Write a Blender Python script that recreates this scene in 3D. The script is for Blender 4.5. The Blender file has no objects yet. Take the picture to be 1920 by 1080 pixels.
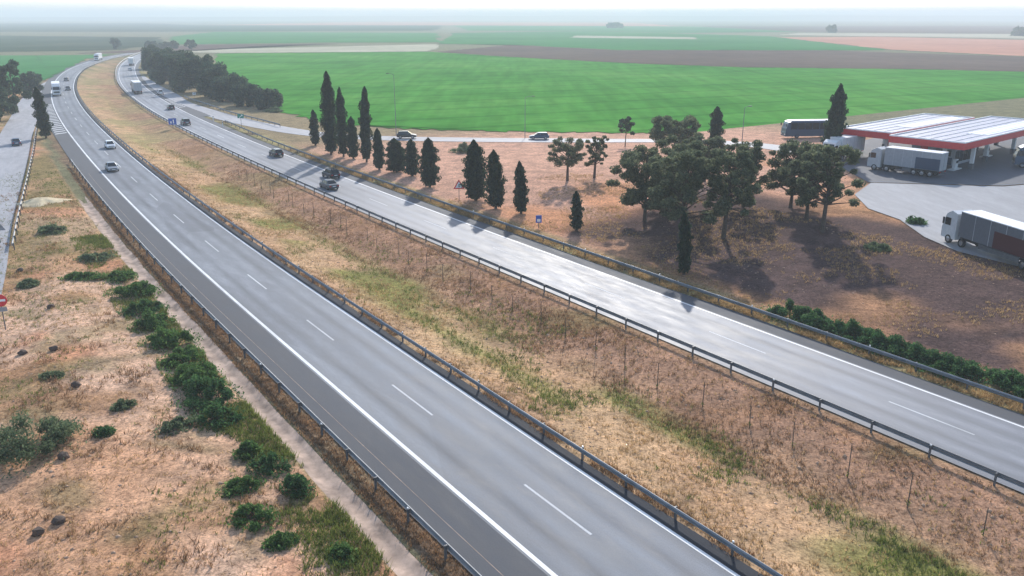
import bpy, bmesh, math, random
import numpy as np
from mathutils import Vector, Matrix
random.seed(7); rng = np.random.default_rng(7)
R = math.radians
scene = bpy.context.scene
COL = scene.collection

# ------------------------------------------------------------------ camera
CAM_H = 26.0
cam = bpy.data.cameras.new('camera'); cam_o = bpy.data.objects.new('camera', cam); COL.objects.link(cam_o)
cam.sensor_width = 36.0; cam.lens = 36.0 * 1590.0 / 1920.0
cam.clip_start = 0.5; cam.clip_end = 40000
cam_o.location = (0, 0, CAM_H)
cam_o.rotation_euler = (R(90) - math.atan(510.0 / 1590.0), 0, 0)
scene.camera = cam_o

# ------------------------------------------------------------------ sky, sun, exposure
SUN_AZ, SUN_EL = R(7.5), R(28)          # azimuth to the right of +Y
world = bpy.data.worlds.new('World'); scene.world = world; world.use_nodes = True
wn = world.node_tree.nodes; wl = world.node_tree.links
bg = wn['Background']; sky = wn.new('ShaderNodeTexSky'); sky.sky_type = 'NISHITA'
sky.sun_disc = False; sky.sun_elevation = SUN_EL; sky.sun_rotation = SUN_AZ
sky.altitude = 300; sky.air_density = 1.0; sky.dust_density = 1.0; sky.ozone_density = 1.0
wl.new(sky.outputs[0], bg.inputs[0]); bg.inputs[1].default_value = 0.15
sun = bpy.data.lights.new('sun', 'SUN'); sun_o = bpy.data.objects.new('sun', sun); COL.objects.link(sun_o)
sun.energy = 3.0; sun.angle = R(1.2); sun.color = (1.0, 0.955, 0.90)
sv = Vector((math.sin(SUN_AZ) * math.cos(SUN_EL), math.cos(SUN_AZ) * math.cos(SUN_EL), math.sin(SUN_EL)))
sun_o.rotation_euler = sv.to_track_quat('Z', 'Y').to_euler(); sun_o.location = (40, 200, 140)
scene.view_settings.view_transform = 'Standard'; scene.view_settings.look = 'None'
scene.view_settings.exposure = 0.74; scene.view_settings.gamma = 1.0
scene.render.engine = 'CYCLES'
scene.cycles.use_denoising = True
scene.cycles.max_bounces = 5; scene.cycles.diffuse_bounces = 2; scene.cycles.glossy_bounces = 2
scene.cycles.volume_bounces = 1; scene.cycles.transparent_max_bounces = 6; scene.cycles.transmission_bounces = 2

# ------------------------------------------------------------------ materials
MATS = {}
def new_mat(name):
    m = bpy.data.materials.new(name); m.use_nodes = True; MATS[name] = m
    return m, m.node_tree.nodes, m.node_tree.links, m.node_tree.nodes['Principled BSDF']
def ramp(nt, stops):
    r = nt.nodes.new('ShaderNodeValToRGB')
    el = r.color_ramp.elements
    while len(el) < len(stops): el.new(0.5)
    for e, (p, c) in zip(el, stops):
        e.position = p; e.color = (*c, 1)
    return r
def noise(nt, scale, detail=4, rough=0.6, coord='Object', stretch=None):
    tc = nt.nodes.new('ShaderNodeTexCoord'); n = nt.nodes.new('ShaderNodeTexNoise')
    n.inputs['Scale'].default_value = scale; n.inputs['Detail'].default_value = detail; n.inputs['Roughness'].default_value = rough
    src = tc.outputs[coord]
    if stretch:
        mp = nt.nodes.new('ShaderNodeMapping'); mp.inputs['Scale'].default_value = stretch
        nt.links.new(src, mp.inputs[0]); src = mp.outputs[0]
    nt.links.new(src, n.inputs['Vector']); return n
def bump(nt, b, src, strength=0.3, dist=0.05):
    bp = nt.nodes.new('ShaderNodeBump'); bp.inputs['Strength'].default_value = strength; bp.inputs['Distance'].default_value = dist
    nt.links.new(src, bp.inputs['Height']); nt.links.new(bp.outputs[0], b.inputs['Normal'])
def mix(nt, mode, a, b, fac=1.0):
    m = nt.nodes.new('ShaderNodeMix'); m.data_type = 'RGBA'; m.blend_type = mode
    if isinstance(fac, (int, float)): m.inputs[0].default_value = fac
    else: nt.links.new(fac, m.inputs[0])
    for sock, v in ((m.inputs[6], a), (m.inputs[7], b)):
        if isinstance(v, tuple): sock.default_value = (*v, 1)
        else: nt.links.new(v, sock)
    return m.outputs[2]
def simple(name, col, rough=0.6, metal=0.0, var=0.12, scale=3.0, spec=0.5, bmp=0.0):
    m, n, l, b = new_mat(name)
    ns = noise(m.node_tree, scale)
    lo = tuple(c * (1 - var) for c in col); hi = tuple(min(1, c * (1 + var)) for c in col)
    r = ramp(m.node_tree, [(0.3, lo), (0.7, hi)])
    l.new(ns.outputs[0], r.inputs[0]); l.new(r.outputs[0], b.inputs['Base Color'])
    b.inputs['Roughness'].default_value = rough; b.inputs['Metallic'].default_value = metal
    b.inputs['Specular IOR Level'].default_value = spec
    if bmp: bump(m.node_tree, b, ns.outputs[0], bmp)
    return m
def glass_mat(name, col, rough=0.08):
    m, n, l, b = new_mat(name)
    b.inputs['Base Color'].default_value = (*col, 1); b.inputs['Roughness'].default_value = rough
    b.inputs['Specular IOR Level'].default_value = 0.6
    return m
def leaf_mat(name, c1, c2, c3):
    m, n, l, b = new_mat(name)
    g = n.new('ShaderNodeNewGeometry')
    r = ramp(m.node_tree, [(0.0, c1), (0.55, c2), (1.0, c3)])
    l.new(g.outputs['Random Per Island'], r.inputs[0])
    ns = noise(m.node_tree, 0.9, 3)
    r2 = ramp(m.node_tree, [(0.3, (0.6, 0.62, 0.6)), (0.7, (1.25, 1.2, 1.1))]); l.new(ns.outputs[0], r2.inputs[0])
    c = mix(m.node_tree, 'MULTIPLY', r.outputs[0], r2.outputs[0])
    l.new(c, b.inputs['Base Color']); b.inputs['Roughness'].default_value = 0.75
    b.inputs['Specular IOR Level'].default_value = 0.08
    tr = n.new('ShaderNodeBsdfTranslucent'); l.new(c, tr.inputs[0])
    mx = n.new('ShaderNodeMixShader'); mx.inputs[0].default_value = 0.5
    l.new(b.outputs[0], mx.inputs[1]); l.new(tr.outputs[0], mx.inputs[2]); l.new(mx.outputs[0], n['Material Output'].inputs[0])
    return m
def asphalt(name, base, lane_centres=(), rough=0.5, patch=0.18):
    """uv.x = metres across the road, uv.y = metres along it: worn wheel tracks and long patches follow the lanes"""
    m, n, l, b = new_mat(name); nt = m.node_tree
    big = noise(nt, 0.09, 4, 0.6, 'UV', (2.2, 0.35, 1)); mid = noise(nt, 0.9, 5, 0.7, 'UV', (1.0, 0.25, 1)); fine = noise(nt, 14, 3, 0.7, 'Object')
    r1 = ramp(nt, [(0.25, tuple(c * (1 - patch) for c in base)), (0.75, tuple(c * (1 + patch) for c in base))]); l.new(big.outputs[0], r1.inputs[0])
    r2 = ramp(nt, [(0.3, (0.78, 0.78, 0.79)), (0.7, (1.2, 1.19, 1.18))]); l.new(mid.outputs[0], r2.inputs[0])
    r3 = ramp(nt, [(0.25, (0.78, 0.78, 0.78)), (0.75, (1.2, 1.2, 1.2))]); l.new(fine.outputs[0], r3.inputs[0])
    c = mix(nt, 'MULTIPLY', r1.outputs[0], r2.outputs[0]); c = mix(nt, 'MULTIPLY', c, r3.outputs[0])
    if lane_centres:
        tc = n.new('ShaderNodeTexCoord'); sp = n.new('ShaderNodeSeparateXYZ'); l.new(tc.outputs['UV'], sp.inputs[0])
        tot = None
        for lc in lane_centres:
            for off in (-0.85, 0.85):
                s1 = n.new('ShaderNodeMath'); s1.operation = 'SUBTRACT'; l.new(sp.outputs[0], s1.inputs[0]); s1.inputs[1].default_value = lc + off
                s2 = n.new('ShaderNodeMath'); s2.operation = 'MULTIPLY'; l.new(s1.outputs[0], s2.inputs[0]); l.new(s1.outputs[0], s2.inputs[1])
                s3 = n.new('ShaderNodeMath'); s3.operation = 'MULTIPLY'; l.new(s2.outputs[0], s3.inputs[0]); s3.inputs[1].default_value = -5.0
                s4 = n.new('ShaderNodeMath'); s4.operation = 'EXPONENT'; l.new(s3.outputs[0], s4.inputs[0])
                if tot is None: tot = s4.outputs[0]
                else:
                    a = n.new('ShaderNodeMath'); a.operation = 'ADD'; l.new(tot, a.inputs[0]); l.new(s4.outputs[0], a.inputs[1]); tot = a.outputs[0]
        oil = None
        for lc in lane_centres:
            s1 = n.new('ShaderNodeMath'); s1.operation = 'SUBTRACT'; l.new(sp.outputs[0], s1.inputs[0]); s1.inputs[1].default_value = lc
            s2 = n.new('ShaderNodeMath'); s2.operation = 'MULTIPLY'; l.new(s1.outputs[0], s2.inputs[0]); l.new(s1.outputs[0], s2.inputs[1])
            s3 = n.new('ShaderNodeMath'); s3.operation = 'MULTIPLY'; l.new(s2.outputs[0], s3.inputs[0]); s3.inputs[1].default_value = -9.0
            s4 = n.new('ShaderNodeMath'); s4.operation = 'EXPONENT'; l.new(s3.outputs[0], s4.inputs[0])
            if oil is None: oil = s4.outputs[0]
            else:
                a = n.new('ShaderNodeMath'); a.operation = 'ADD'; l.new(oil, a.inputs[0]); l.new(s4.outputs[0], a.inputs[1]); oil = a.outputs[0]
        oz = noise(nt, 0.5, 4, 0.7, 'UV', (1.5, 0.12, 1)); orr = ramp(nt, [(0.35, (0, 0, 0)), (0.65, (1, 1, 1))]); l.new(oz.outputs[0], orr.inputs[0])
        of = n.new('ShaderNodeMath'); of.operation = 'MULTIPLY'; l.new(oil, of.inputs[0]); l.new(orr.outputs[0], of.inputs[1])
        c = mix(nt, 'MULTIPLY', c, (0.68, 0.68, 0.69), of.outputs[0])
        vo = n.new('ShaderNodeTexVoronoi'); vo.inputs['Scale'].default_value = 1.0; vm = n.new('ShaderNodeMapping'); vm.inputs['Scale'].default_value = (0.27, 0.055, 1); l.new(tc.outputs['UV'], vm.inputs[0]); l.new(vm.outputs[0], vo.inputs['Vector'])
        sv_ = n.new('ShaderNodeSeparateColor'); l.new(vo.outputs['Color'], sv_.inputs[0]); vr = ramp(nt, [(0.0, (0.86, 0.86, 0.87)), (0.5, (1.0, 1.0, 1.0)), (1.0, (1.12, 1.12, 1.11))]); l.new(sv_.outputs[0], vr.inputs[0])
        c = mix(nt, 'MULTIPLY', c, vr.outputs[0])
        f = n.new('ShaderNodeMath'); f.operation = 'MULTIPLY'; l.new(tot, f.inputs[0]); l.new(mid.outputs[0], f.inputs[1])
        c = mix(nt, 'MULTIPLY', c, (1.42, 1.42, 1.42), f.outputs[0])
    l.new(c, b.inputs['Base Color'])
    rr = ramp(nt, [(0.3, (rough - 0.06,) * 3), (0.7, (rough + 0.1,) * 3)]); l.new(mid.outputs[0], rr.inputs[0]); l.new(rr.outputs[0], b.inputs['Roughness']); b.inputs['Specular IOR Level'].default_value = 0.35
    bump(nt, b, fine.outputs[0], 0.35, 0.01)
    return m

asphalt('asphalt_left', (0.155, 0.166, 0.184), (23.4, 27.1), 0.70, 0.24)
asphalt('asphalt_right', (0.180, 0.188, 0.208), (51.2, 54.9), 0.62, 0.24)
asphalt('asphalt_shoulder', (0.075, 0.080, 0.090), (), 0.8, 0.12)
asphalt('asphalt_ramp', (0.34, 0.335, 0.345), (), 0.75, 0.15)
asphalt('asphalt_apron', (0.30, 0.30, 0.31), (), 0.8, 0.2)
asphalt('asphalt_dark', (0.09, 0.095, 0.11), (), 0.8, 0.15)
asphalt('road_paint', (0.74, 0.74, 0.73), (), 0.6, 0.14)
asphalt('road_paint_worn', (0.50, 0.51, 0.52), (), 0.7, 0.3)
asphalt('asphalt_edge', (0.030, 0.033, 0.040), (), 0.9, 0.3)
simple('concrete_ditch', (0.40, 0.29, 0.22), 0.95, var=0.5, scale=0.8, bmp=0.6)
simple('steel', (0.20, 0.21, 0.225), 0.55, 0.35, 0.2, 2.0)
simple('steel_dull', (0.12, 0.125, 0.135), 0.65, 0.3, 0.2, 2.0)
simple('wood_stake', (0.10, 0.075, 0.055), 0.9)
simple('bark', (0.085, 0.062, 0.048), 0.95, var=0.4, scale=6, bmp=0.6)
simple('bark_dark', (0.045, 0.042, 0.036), 0.95, var=0.4, scale=6, bmp=0.6)
simple('stone', (0.46, 0.30, 0.20), 1.0, var=0.35, scale=0.7)
simple('rock_dark', (0.09, 0.06, 0.045), 0.95, var=0.3, scale=2)
simple('sand', (0.66, 0.53, 0.33), 0.95, var=0.2, scale=1.5, bmp=0.5)
simple('tyre', (0.02, 0.02, 0.02), 0.8)
simple('rim', (0.4, 0.4, 0.42), 0.35, 0.8)
simple('black_plastic', (0.03, 0.03, 0.032), 0.6)
simple('white_paint', (0.78, 0.78, 0.78), 0.4)
simple('offwhite', (0.62, 0.63, 0.64), 0.5, var=0.08)
simple('red_paint', (0.55, 0.035, 0.04), 0.4)
simple('maroon_paint', (0.065, 0.014, 0.020), 0.45)
simple('sign_red', (0.62, 0.03, 0.04), 0.4)
simple('sign_blue', (0.02, 0.09, 0.42), 0.4)
simple('sign_green', (0.01, 0.22, 0.16), 0.4)
simple('sign_black', (0.015, 0.015, 0.015), 0.5)
simple('sign_yellow', (0.6, 0.42, 0.05), 0.5)
simple('sign_grey', (0.28, 0.28, 0.30), 0.5, 0.3)
simple('car_silver', (0.42, 0.44, 0.46), 0.3, 0.5, 0.03)
simple('car_silver2', (0.26, 0.28, 0.30), 0.35, 0.4, 0.03)
simple('car_white', (0.72, 0.72, 0.72), 0.3, 0, 0.03)
simple('car_grey', (0.12, 0.13, 0.14), 0.3, 0.4, 0.03)
simple('car_black', (0.018, 0.02, 0.024), 0.25, 0, 0.03)
simple('car_blue', (0.03, 0.07, 0.13), 0.3, 0.3, 0.03)
simple('truck_grey', (0.42, 0.44, 0.46), 0.5, 0, 0.08)
simple('truck_lorry', (0.30, 0.32, 0.35), 0.5, 0, 0.1)
simple('truck_dark', (0.12, 0.132, 0.155), 0.5, 0, 0.08)
simple('coach_blue', (0.02, 0.06, 0.11), 0.3, 0, 0.05)
glass_mat('glass', (0.012, 0.016, 0.02)); glass_mat('glass_light', (0.12, 0.22, 0.30), 0.05)
glass_mat('lamp_clear', (0.75, 0.75, 0.75)); glass_mat('lamp_red', (0.4, 0.01, 0.01))
simple('canopy_roof', (0.34, 0.34, 0.42), 0.55, 0, 0.12, 0.4)
simple('skylight', (0.66, 0.68, 0.72), 0.35, 0, 0.06, 0.5)
simple('wall_grey', (0.30, 0.32, 0.36), 0.7, 0, 0.1, 0.6)
simple('wall_white', (0.60, 0.60, 0.60), 0.7, 0, 0.08, 0.6)
leaf_mat('cypress_leaf', (0.018, 0.038, 0.026), (0.034, 0.062, 0.040), (0.060, 0.092, 0.052))
leaf_mat('pine_leaf', (0.080, 0.110, 0.070), (0.140, 0.170, 0.105), (0.220, 0.240, 0.140))
leaf_mat('far_leaf', (0.040, 0.075, 0.055), (0.068, 0.108, 0.074), (0.105, 0.145, 0.090))
leaf_mat('shrub_leaf', (0.055, 0.130, 0.036), (0.100, 0.195, 0.060), (0.170, 0.270, 0.095))
leaf_mat('shrub_dark_leaf', (0.038, 0.105, 0.040), (0.070, 0.160, 0.062), (0.125, 0.225, 0.090))
leaf_mat('shrub_grey_leaf', (0.090, 0.140, 0.075), (0.150, 0.205, 0.115), (0.220, 0.265, 0.160))
leaf_mat('straw', (0.30, 0.19, 0.09), (0.44, 0.29, 0.145), (0.58, 0.42, 0.23))
leaf_mat('dry_brown', (0.17, 0.095, 0.055), (0.28, 0.165, 0.095), (0.40, 0.26, 0.15))
leaf_mat('green_weed', (0.085, 0.12, 0.028), (0.15, 0.19, 0.045), (0.24, 0.26, 0.075))

def ground_mat():
    m, n, l, b = new_mat('soil'); nt = m.node_tree
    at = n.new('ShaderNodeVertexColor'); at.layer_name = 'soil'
    n1 = noise(nt, 0.35, 6, 0.7); r1 = ramp(nt, [(0.3, (0.60, 0.62, 0.62)), (0.7, (1.32, 1.28, 1.22))]); l.new(n1.outputs[0], r1.inputs[0])
    n2 = noise(nt, 2.6, 6, 0.8); r2 = ramp(nt, [(0.32, (0.42, 0.40, 0.38)), (0.5, (1.0, 1.0, 1.0)), (0.68, (1.45, 1.4, 1.32))]); l.new(n2.outputs[0], r2.inputs[0])
    n3 = noise(nt, 6.5, 3, 0.75); r3 = ramp(nt, [(0.34, (0.35, 0.33, 0.31)), (0.48, (1.0, 1.0, 1.0)), (0.66, (1.3, 1.3, 1.3))]); l.new(n3.outputs[0], r3.inputs[0])
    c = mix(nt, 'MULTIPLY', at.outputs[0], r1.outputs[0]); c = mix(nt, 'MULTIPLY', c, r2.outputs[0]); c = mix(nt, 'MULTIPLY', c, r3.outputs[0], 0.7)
    l.new(c, b.inputs['Base Color']); b.inputs['Roughness'].default_value = 1.0; b.inputs['Specular IOR Level'].default_value = 0.02
    bump(nt, b, n2.outputs[0], 0.8, 0.12)
ground_mat()
def field_mat(name, c1, c2, c3, scale=0.012, rows=None):
    m, n, l, b = new_mat(name); nt = m.node_tree
    n1 = noise(nt, scale, 7, 0.65); r1 = ramp(nt, [(0.34, c1), (0.5, c2), (0.66, c3)]); l.new(n1.outputs[0], r1.inputs[0])
    n2 = noise(nt, scale * 14, 5, 0.7); r2 = ramp(nt, [(0.3, (0.84, 0.84, 0.84)), (0.7, (1.14, 1.14, 1.1))]); l.new(n2.outputs[0], r2.inputs[0])
    c = mix(nt, 'MULTIPLY', r1.outputs[0], r2.outputs[0])
    if rows:
        tc = n.new('ShaderNodeTexCoord'); wv = n.new('ShaderNodeTexWave'); wv.bands_direction = 'X'; wv.inputs['Scale'].default_value = 0.0145; wv.inputs['Distortion'].default_value = 0.35; wv.inputs['Detail Scale'].default_value = 0.02
        mp = n.new('ShaderNodeMapping'); mp.inputs['Rotation'].default_value = (0, 0, 1.15); l.new(tc.outputs['Object'], mp.inputs[0]); l.new(mp.outputs[0], wv.inputs[0])
        rw = ramp(nt, [(0.0, (0.74, 0.78, 0.74)), (0.03, (0.8, 0.84, 0.8)), (0.07, (1, 1, 1))]); l.new(wv.outputs[1], rw.inputs[0]); c = mix(nt, 'MULTIPLY', c, rw.outputs[0])
        n3 = noise(nt, 1.0, 2, 0.5, 'Object', rows); r3 = ramp(nt, [(0.35, (0.86, 0.88, 0.86)), (0.65, (1.1, 1.1, 1.1))]); l.new(n3.outputs[0], r3.inputs[0])
        c = mix(nt, 'MULTIPLY', c, r3.outputs[0])
    l.new(c, b.inputs['Base Color']); b.inputs['Roughness'].default_value = 1.0; b.inputs['Specular IOR Level'].default_value = 0.0
    bump(nt, b, n2.outputs[0], 0.5, 0.3)
field_mat('crop_green', (0.052, 0.205, 0.032), (0.078, 0.265, 0.044), (0.125, 0.310, 0.064), 0.014, (0.25, 0.02, 1))
field_mat('crop_green_far', (0.045, 0.175, 0.055), (0.058, 0.215, 0.065), (0.080, 0.240, 0.080), 0.004)
field_mat('ploughed', (0.125, 0.088, 0.075), (0.155, 0.108, 0.090), (0.185, 0.130, 0.108), 0.006)
field_mat('stubble_pale', (0.42, 0.38, 0.28), (0.48, 0.44, 0.33), (0.55, 0.50, 0.38), 0.006)
field_mat('soil_pink', (0.46, 0.22, 0.16), (0.54, 0.27, 0.19), (0.60, 0.32, 0.23), 0.005)
field_mat('scrub', (0.035, 0.055, 0.030), (0.05, 0.075, 0.04), (0.08, 0.095, 0.055), 0.01)
field_mat('hill', (0.10, 0.11, 0.075), (0.15, 0.14, 0.095), (0.20, 0.17, 0.12), 0.0012)

# ------------------------------------------------------------------ helpers
def link(name, me, mat=None, parent=None, loc=None):
    o = bpy.data.objects.new(name, me); COL.objects.link(o)
    if mat: me.materials.append(MATS[mat])
    if parent: o.parent = parent
    if loc is not None: o.location = loc
    return o
def tag(o, label, cat, group=None):
    o['label'] = label; o['category'] = cat
    if group: o['group'] = group
    return o
def empty(name, loc=(0, 0, 0), rz=0.0, label=None, cat=None, group=None):
    o = bpy.data.objects.new(name, None); COL.objects.link(o); o.location = loc; o.rotation_euler = (0, 0, rz); o.empty_display_size = 0.3
    if label: tag(o, label, cat, group)
    return o
def struct(o): o['kind'] = 'structure'; return o
def stuff(o): o['kind'] = 'stuff'; return o
def fastmesh(name, V, F, smooth=False):
    """V (N,3), F (M,k) arrays"""
    V = np.asarray(V, np.float32); F = np.asarray(F, np.int32); k = F.shape[1]
    me = bpy.data.meshes.new(name); me.vertices.add(len(V)); me.vertices.foreach_set('co', V.ravel())
    me.loops.add(F.size); me.loops.foreach_set('vertex_index', F.ravel())
    me.polygons.add(len(F)); me.polygons.foreach_set('loop_start', np.arange(0, F.size, k, dtype=np.int32))
    if smooth: me.polygons.foreach_set('use_smooth', np.ones(len(F), bool))
    me.update(calc_edges=True); return me
class MB:
    def __init__(self): self.v = []; self.f = []
    def add(self, verts, faces):
        k = len(self.v); self.v += [tuple(p) for p in verts]; self.f += [tuple(i + k for i in f) for f in faces]; return self
    def box(self, x0, x1, y0, y1, z0, z1, top=None):
        tx, ty = top or (0, 0)
        return self.add([(x0, y0, z0), (x1, y0, z0), (x1, y1, z0), (x0, y1, z0), (x0 + tx, y0 + ty, z1), (x1 - tx, y0 + ty, z1), (x1 - tx, y1 - ty, z1), (x0 + tx, y1 - ty, z1)],
                        [(3, 2, 1, 0), (4, 5, 6, 7), (0, 1, 5, 4), (1, 2, 6, 5), (2, 3, 7, 6), (3, 0, 4, 7)])
    def tube(self, pts, radii, n=8, caps=True):
        pts = [Vector(p) for p in pts]; rings = []
        for i, p in enumerate(pts):
            d = (pts[min(i + 1, len(pts) - 1)] - pts[max(i - 1, 0)]).normalized()
            a = d.cross(Vector((0.31, 0.95, 0.05))).normalized(); b = d.cross(a)
            r = radii[i] if isinstance(radii, (list, tuple)) else radii
            rings.append([p + a * r * math.cos(2 * math.pi * j / n) + b * r * math.sin(2 * math.pi * j / n) for j in range(n)])
        v = [q for ring in rings for q in ring]; f = []
        for i in range(len(pts) - 1):
            for j in range(n):
                f.append((i * n + j, i * n + (j + 1) % n, (i + 1) * n + (j + 1) % n, (i + 1) * n + j))
        if caps: f.append(tuple(range(n - 1, -1, -1))); f.append(tuple(range((len(pts) - 1) * n, len(pts) * n)))
        return self.add(v, f)
    def loft(self, sections, closed=True, caps=True):
        n = len(sections[0]); v = [p for s in sections for p in s]; f = []
        for i in range(len(sections) - 1):
            for j in range(n if closed else n - 1):
                f.append((i * n + j, i * n + (j + 1) % n, (i + 1) * n + (j + 1) % n, (i + 1) * n + j))
        if caps and closed: f.append(tuple(range(n - 1, -1, -1))); f.append(tuple(range((len(sections) - 1) * n, len(sections) * n)))
        return self.add(v, f)
    def prism(self, poly, z0, z1):
        n = len(poly)
        return self.add([(x, y, z0) for x, y in poly] + [(x, y, z1) for x, y in poly],
                        [tuple(range(n - 1, -1, -1)), tuple(range(n, 2 * n))] + [(i, (i + 1) % n, n + (i + 1) % n, n + i) for i in range(n)])
    def mesh(self, name, smooth=False, recalc=True):
        me = bpy.data.meshes.new(name); me.from_pydata(self.v, [], self.f)
        if recalc:
            bm = bmesh.new(); bm.from_mesh(me); bmesh.ops.recalc_face_normals(bm, faces=bm.faces); bm.to_mesh(me); bm.free()
        if smooth: me.polygons.foreach_set('use_smooth', [True] * len(me.polygons))
        me.update(); return me
    def build(self, name, mat, parent=None, loc=None, smooth=False, bevel=0.0):
        o = link(name, self.mesh(name, smooth), mat, parent, loc)
        if bevel:
            b = o.modifiers.new('bevel', 'BEVEL'); b.width = bevel; b.segments = 2; b.limit_method = 'ANGLE'
        return o
def ss(a, b, x):
    t = np.clip((np.asarray(x, float) - a) / (b - a), 0, 1); return t * t * (3 - 2 * t)
_lat = {}
def vnoise(x, y, scale, seed=0):
    """value noise 0..1"""
    if seed not in _lat: _lat[seed] = np.random.default_rng(100 + seed).random((256, 256))
    L = _lat[seed]; x = np.asarray(x, float) / scale; y = np.asarray(y, float) / scale
    xi = np.floor(x).astype(int); yi = np.floor(y).astype(int); fx = x - xi; fy = y - yi
    fx = fx * fx * (3 - 2 * fx); fy = fy * fy * (3 - 2 * fy)
    g = lambda i, j: L[i % 256, j % 256]
    return (g(xi, yi) * (1 - fx) + g(xi + 1, yi) * fx) * (1 - fy) + (g(xi, yi + 1) * (1 - fx) + g(xi + 1, yi + 1) * fx) * fy
def fbm(x, y, scale, seed=0, o=4):
    t = 0; a = 0.5; w = 0
    for k in range(o):
        t = t + a * vnoise(x, y, scale / 2 ** k, seed + k); w += a; a *= 0.5
    return t / w

# ------------------------------------------------------------------ road frame: s metres along the motorway, n metres across it
ALPHA = math.atan(0.687); CA, SA = math.cos(ALPHA), math.sin(ALPHA)
SK = np.arange(-1000, 1001, 50.0)
DL = {100: .45, 150: 2.1, 200: 4.7, 250: 8.1, 300: 12.6, 350: 18.4, 400: 25.8, 450: 34.6, 500: 45.5, 550: 59, 600: 75, 650: 94, 700: 116, 750: 141, 800: 169, 850: 200, 900: 234, 950: 271, 1000: 311}
DR = {150: .7, 200: 2.3, 250: 5, 300: 9.4, 350: 15.4, 400: 23, 450: 32, 500: 42, 550: 53.5, 600: 66.5, 650: 81, 700: 97, 750: 115, 800: 135, 850: 157, 900: 181, 950: 207, 1000: 235}
def cr(table, s):
    s = np.clip(np.asarray(s, float), -900, 940); k = np.floor(s / 50).astype(int); t = s / 50 - k
    T = np.array([table.get(int(q), 0.0) for q in SK]); g = lambda i: T[np.clip(k + i + 20, 0, len(T) - 1)]
    p0, p1, p2, p3 = g(-1), g(0), g(1), g(2)
    return 0.5 * (2 * p1 + (p2 - p0) * t + (2 * p0 - 5 * p1 + 4 * p2 - p3) * t * t + (3 * p1 - p0 - 3 * p2 + p3) * t ** 3)
def dev(s, side):
    return cr(DL if side == 'L' else DR, s)
def SN(s, n):
    """straight frame -> world"""
    return n * CA - s * SA, s * CA + n * SA
def XY2SN(x, y): return y * CA - x * SA, x * CA + y * SA
def road_n0(s, n):
    """offset that follows the bend, blended between the two carriageways"""
    dl, dr = dev(s, 'L'), dev(s, 'R'); a, b = 30 + dl, 48 + dr
    t = np.clip((n - a) / (b - a), 0, 1); return n - (dl * (1 - t) + dr * t)
def Pt(s, n0, z=0.0):
    s = float(s); x, y = SN(s, n0 + float(dev(s, 'L' if n0 < 39 else 'R'))); return Vector((x, y, z))
def heading(s, n0):
    d = Pt(s + 2, n0) - Pt(s - 2, n0); return math.atan2(-d.x, d.y)       # rotation about z that turns +Y along the road
def plateau(s, n):
    return 1.2 * ss(64, 86, n) * (1 - ss(108, 150, s))
def height(x, y):
    s, n = XY2SN(np.asarray(x, float), np.asarray(y, float)); m = road_n0(s, n)
    h = -0.08 + 0 * s
    near = 1 - ss(240, 320, s)
    h = h - 0.75 * near * ss(30.6, 38.8, m) * (1 - ss(39.6, 47.4, m))
    h = h - 0.37 * (ss(15.35, 15.75, m) - ss(16.6, 16.9, m)) * (1 - ss(125, 150, s))
    left = (1 - ss(13.0, 15.0, m)) * ss(-70, -50, n)
    road_left = np.interp(s, [-50, 60, 102, 129, 162, 193, 224, 272, 400], [-14, -5, 1.1, 4.6, 9.2, 13.4, 17.3, 23.9, 45])
    flat = ss(5, 9, np.abs(n - road_left))
    h = h + left * near * flat * (0.55 * (fbm(x, y, 9.0, 3) - 0.5) + 0.35 * ss(14, 8, m))
    rr = ss(62, 66, m) * (1 - ss(120, 160, s))
    h = h + plateau(s, n) + rr * (1 - ss(88, 96, n)) * 0.35 * (fbm(x, y, 7.0, 9) - 0.5)
    return h
def gz(x, y): return float(height(x, y))

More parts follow.
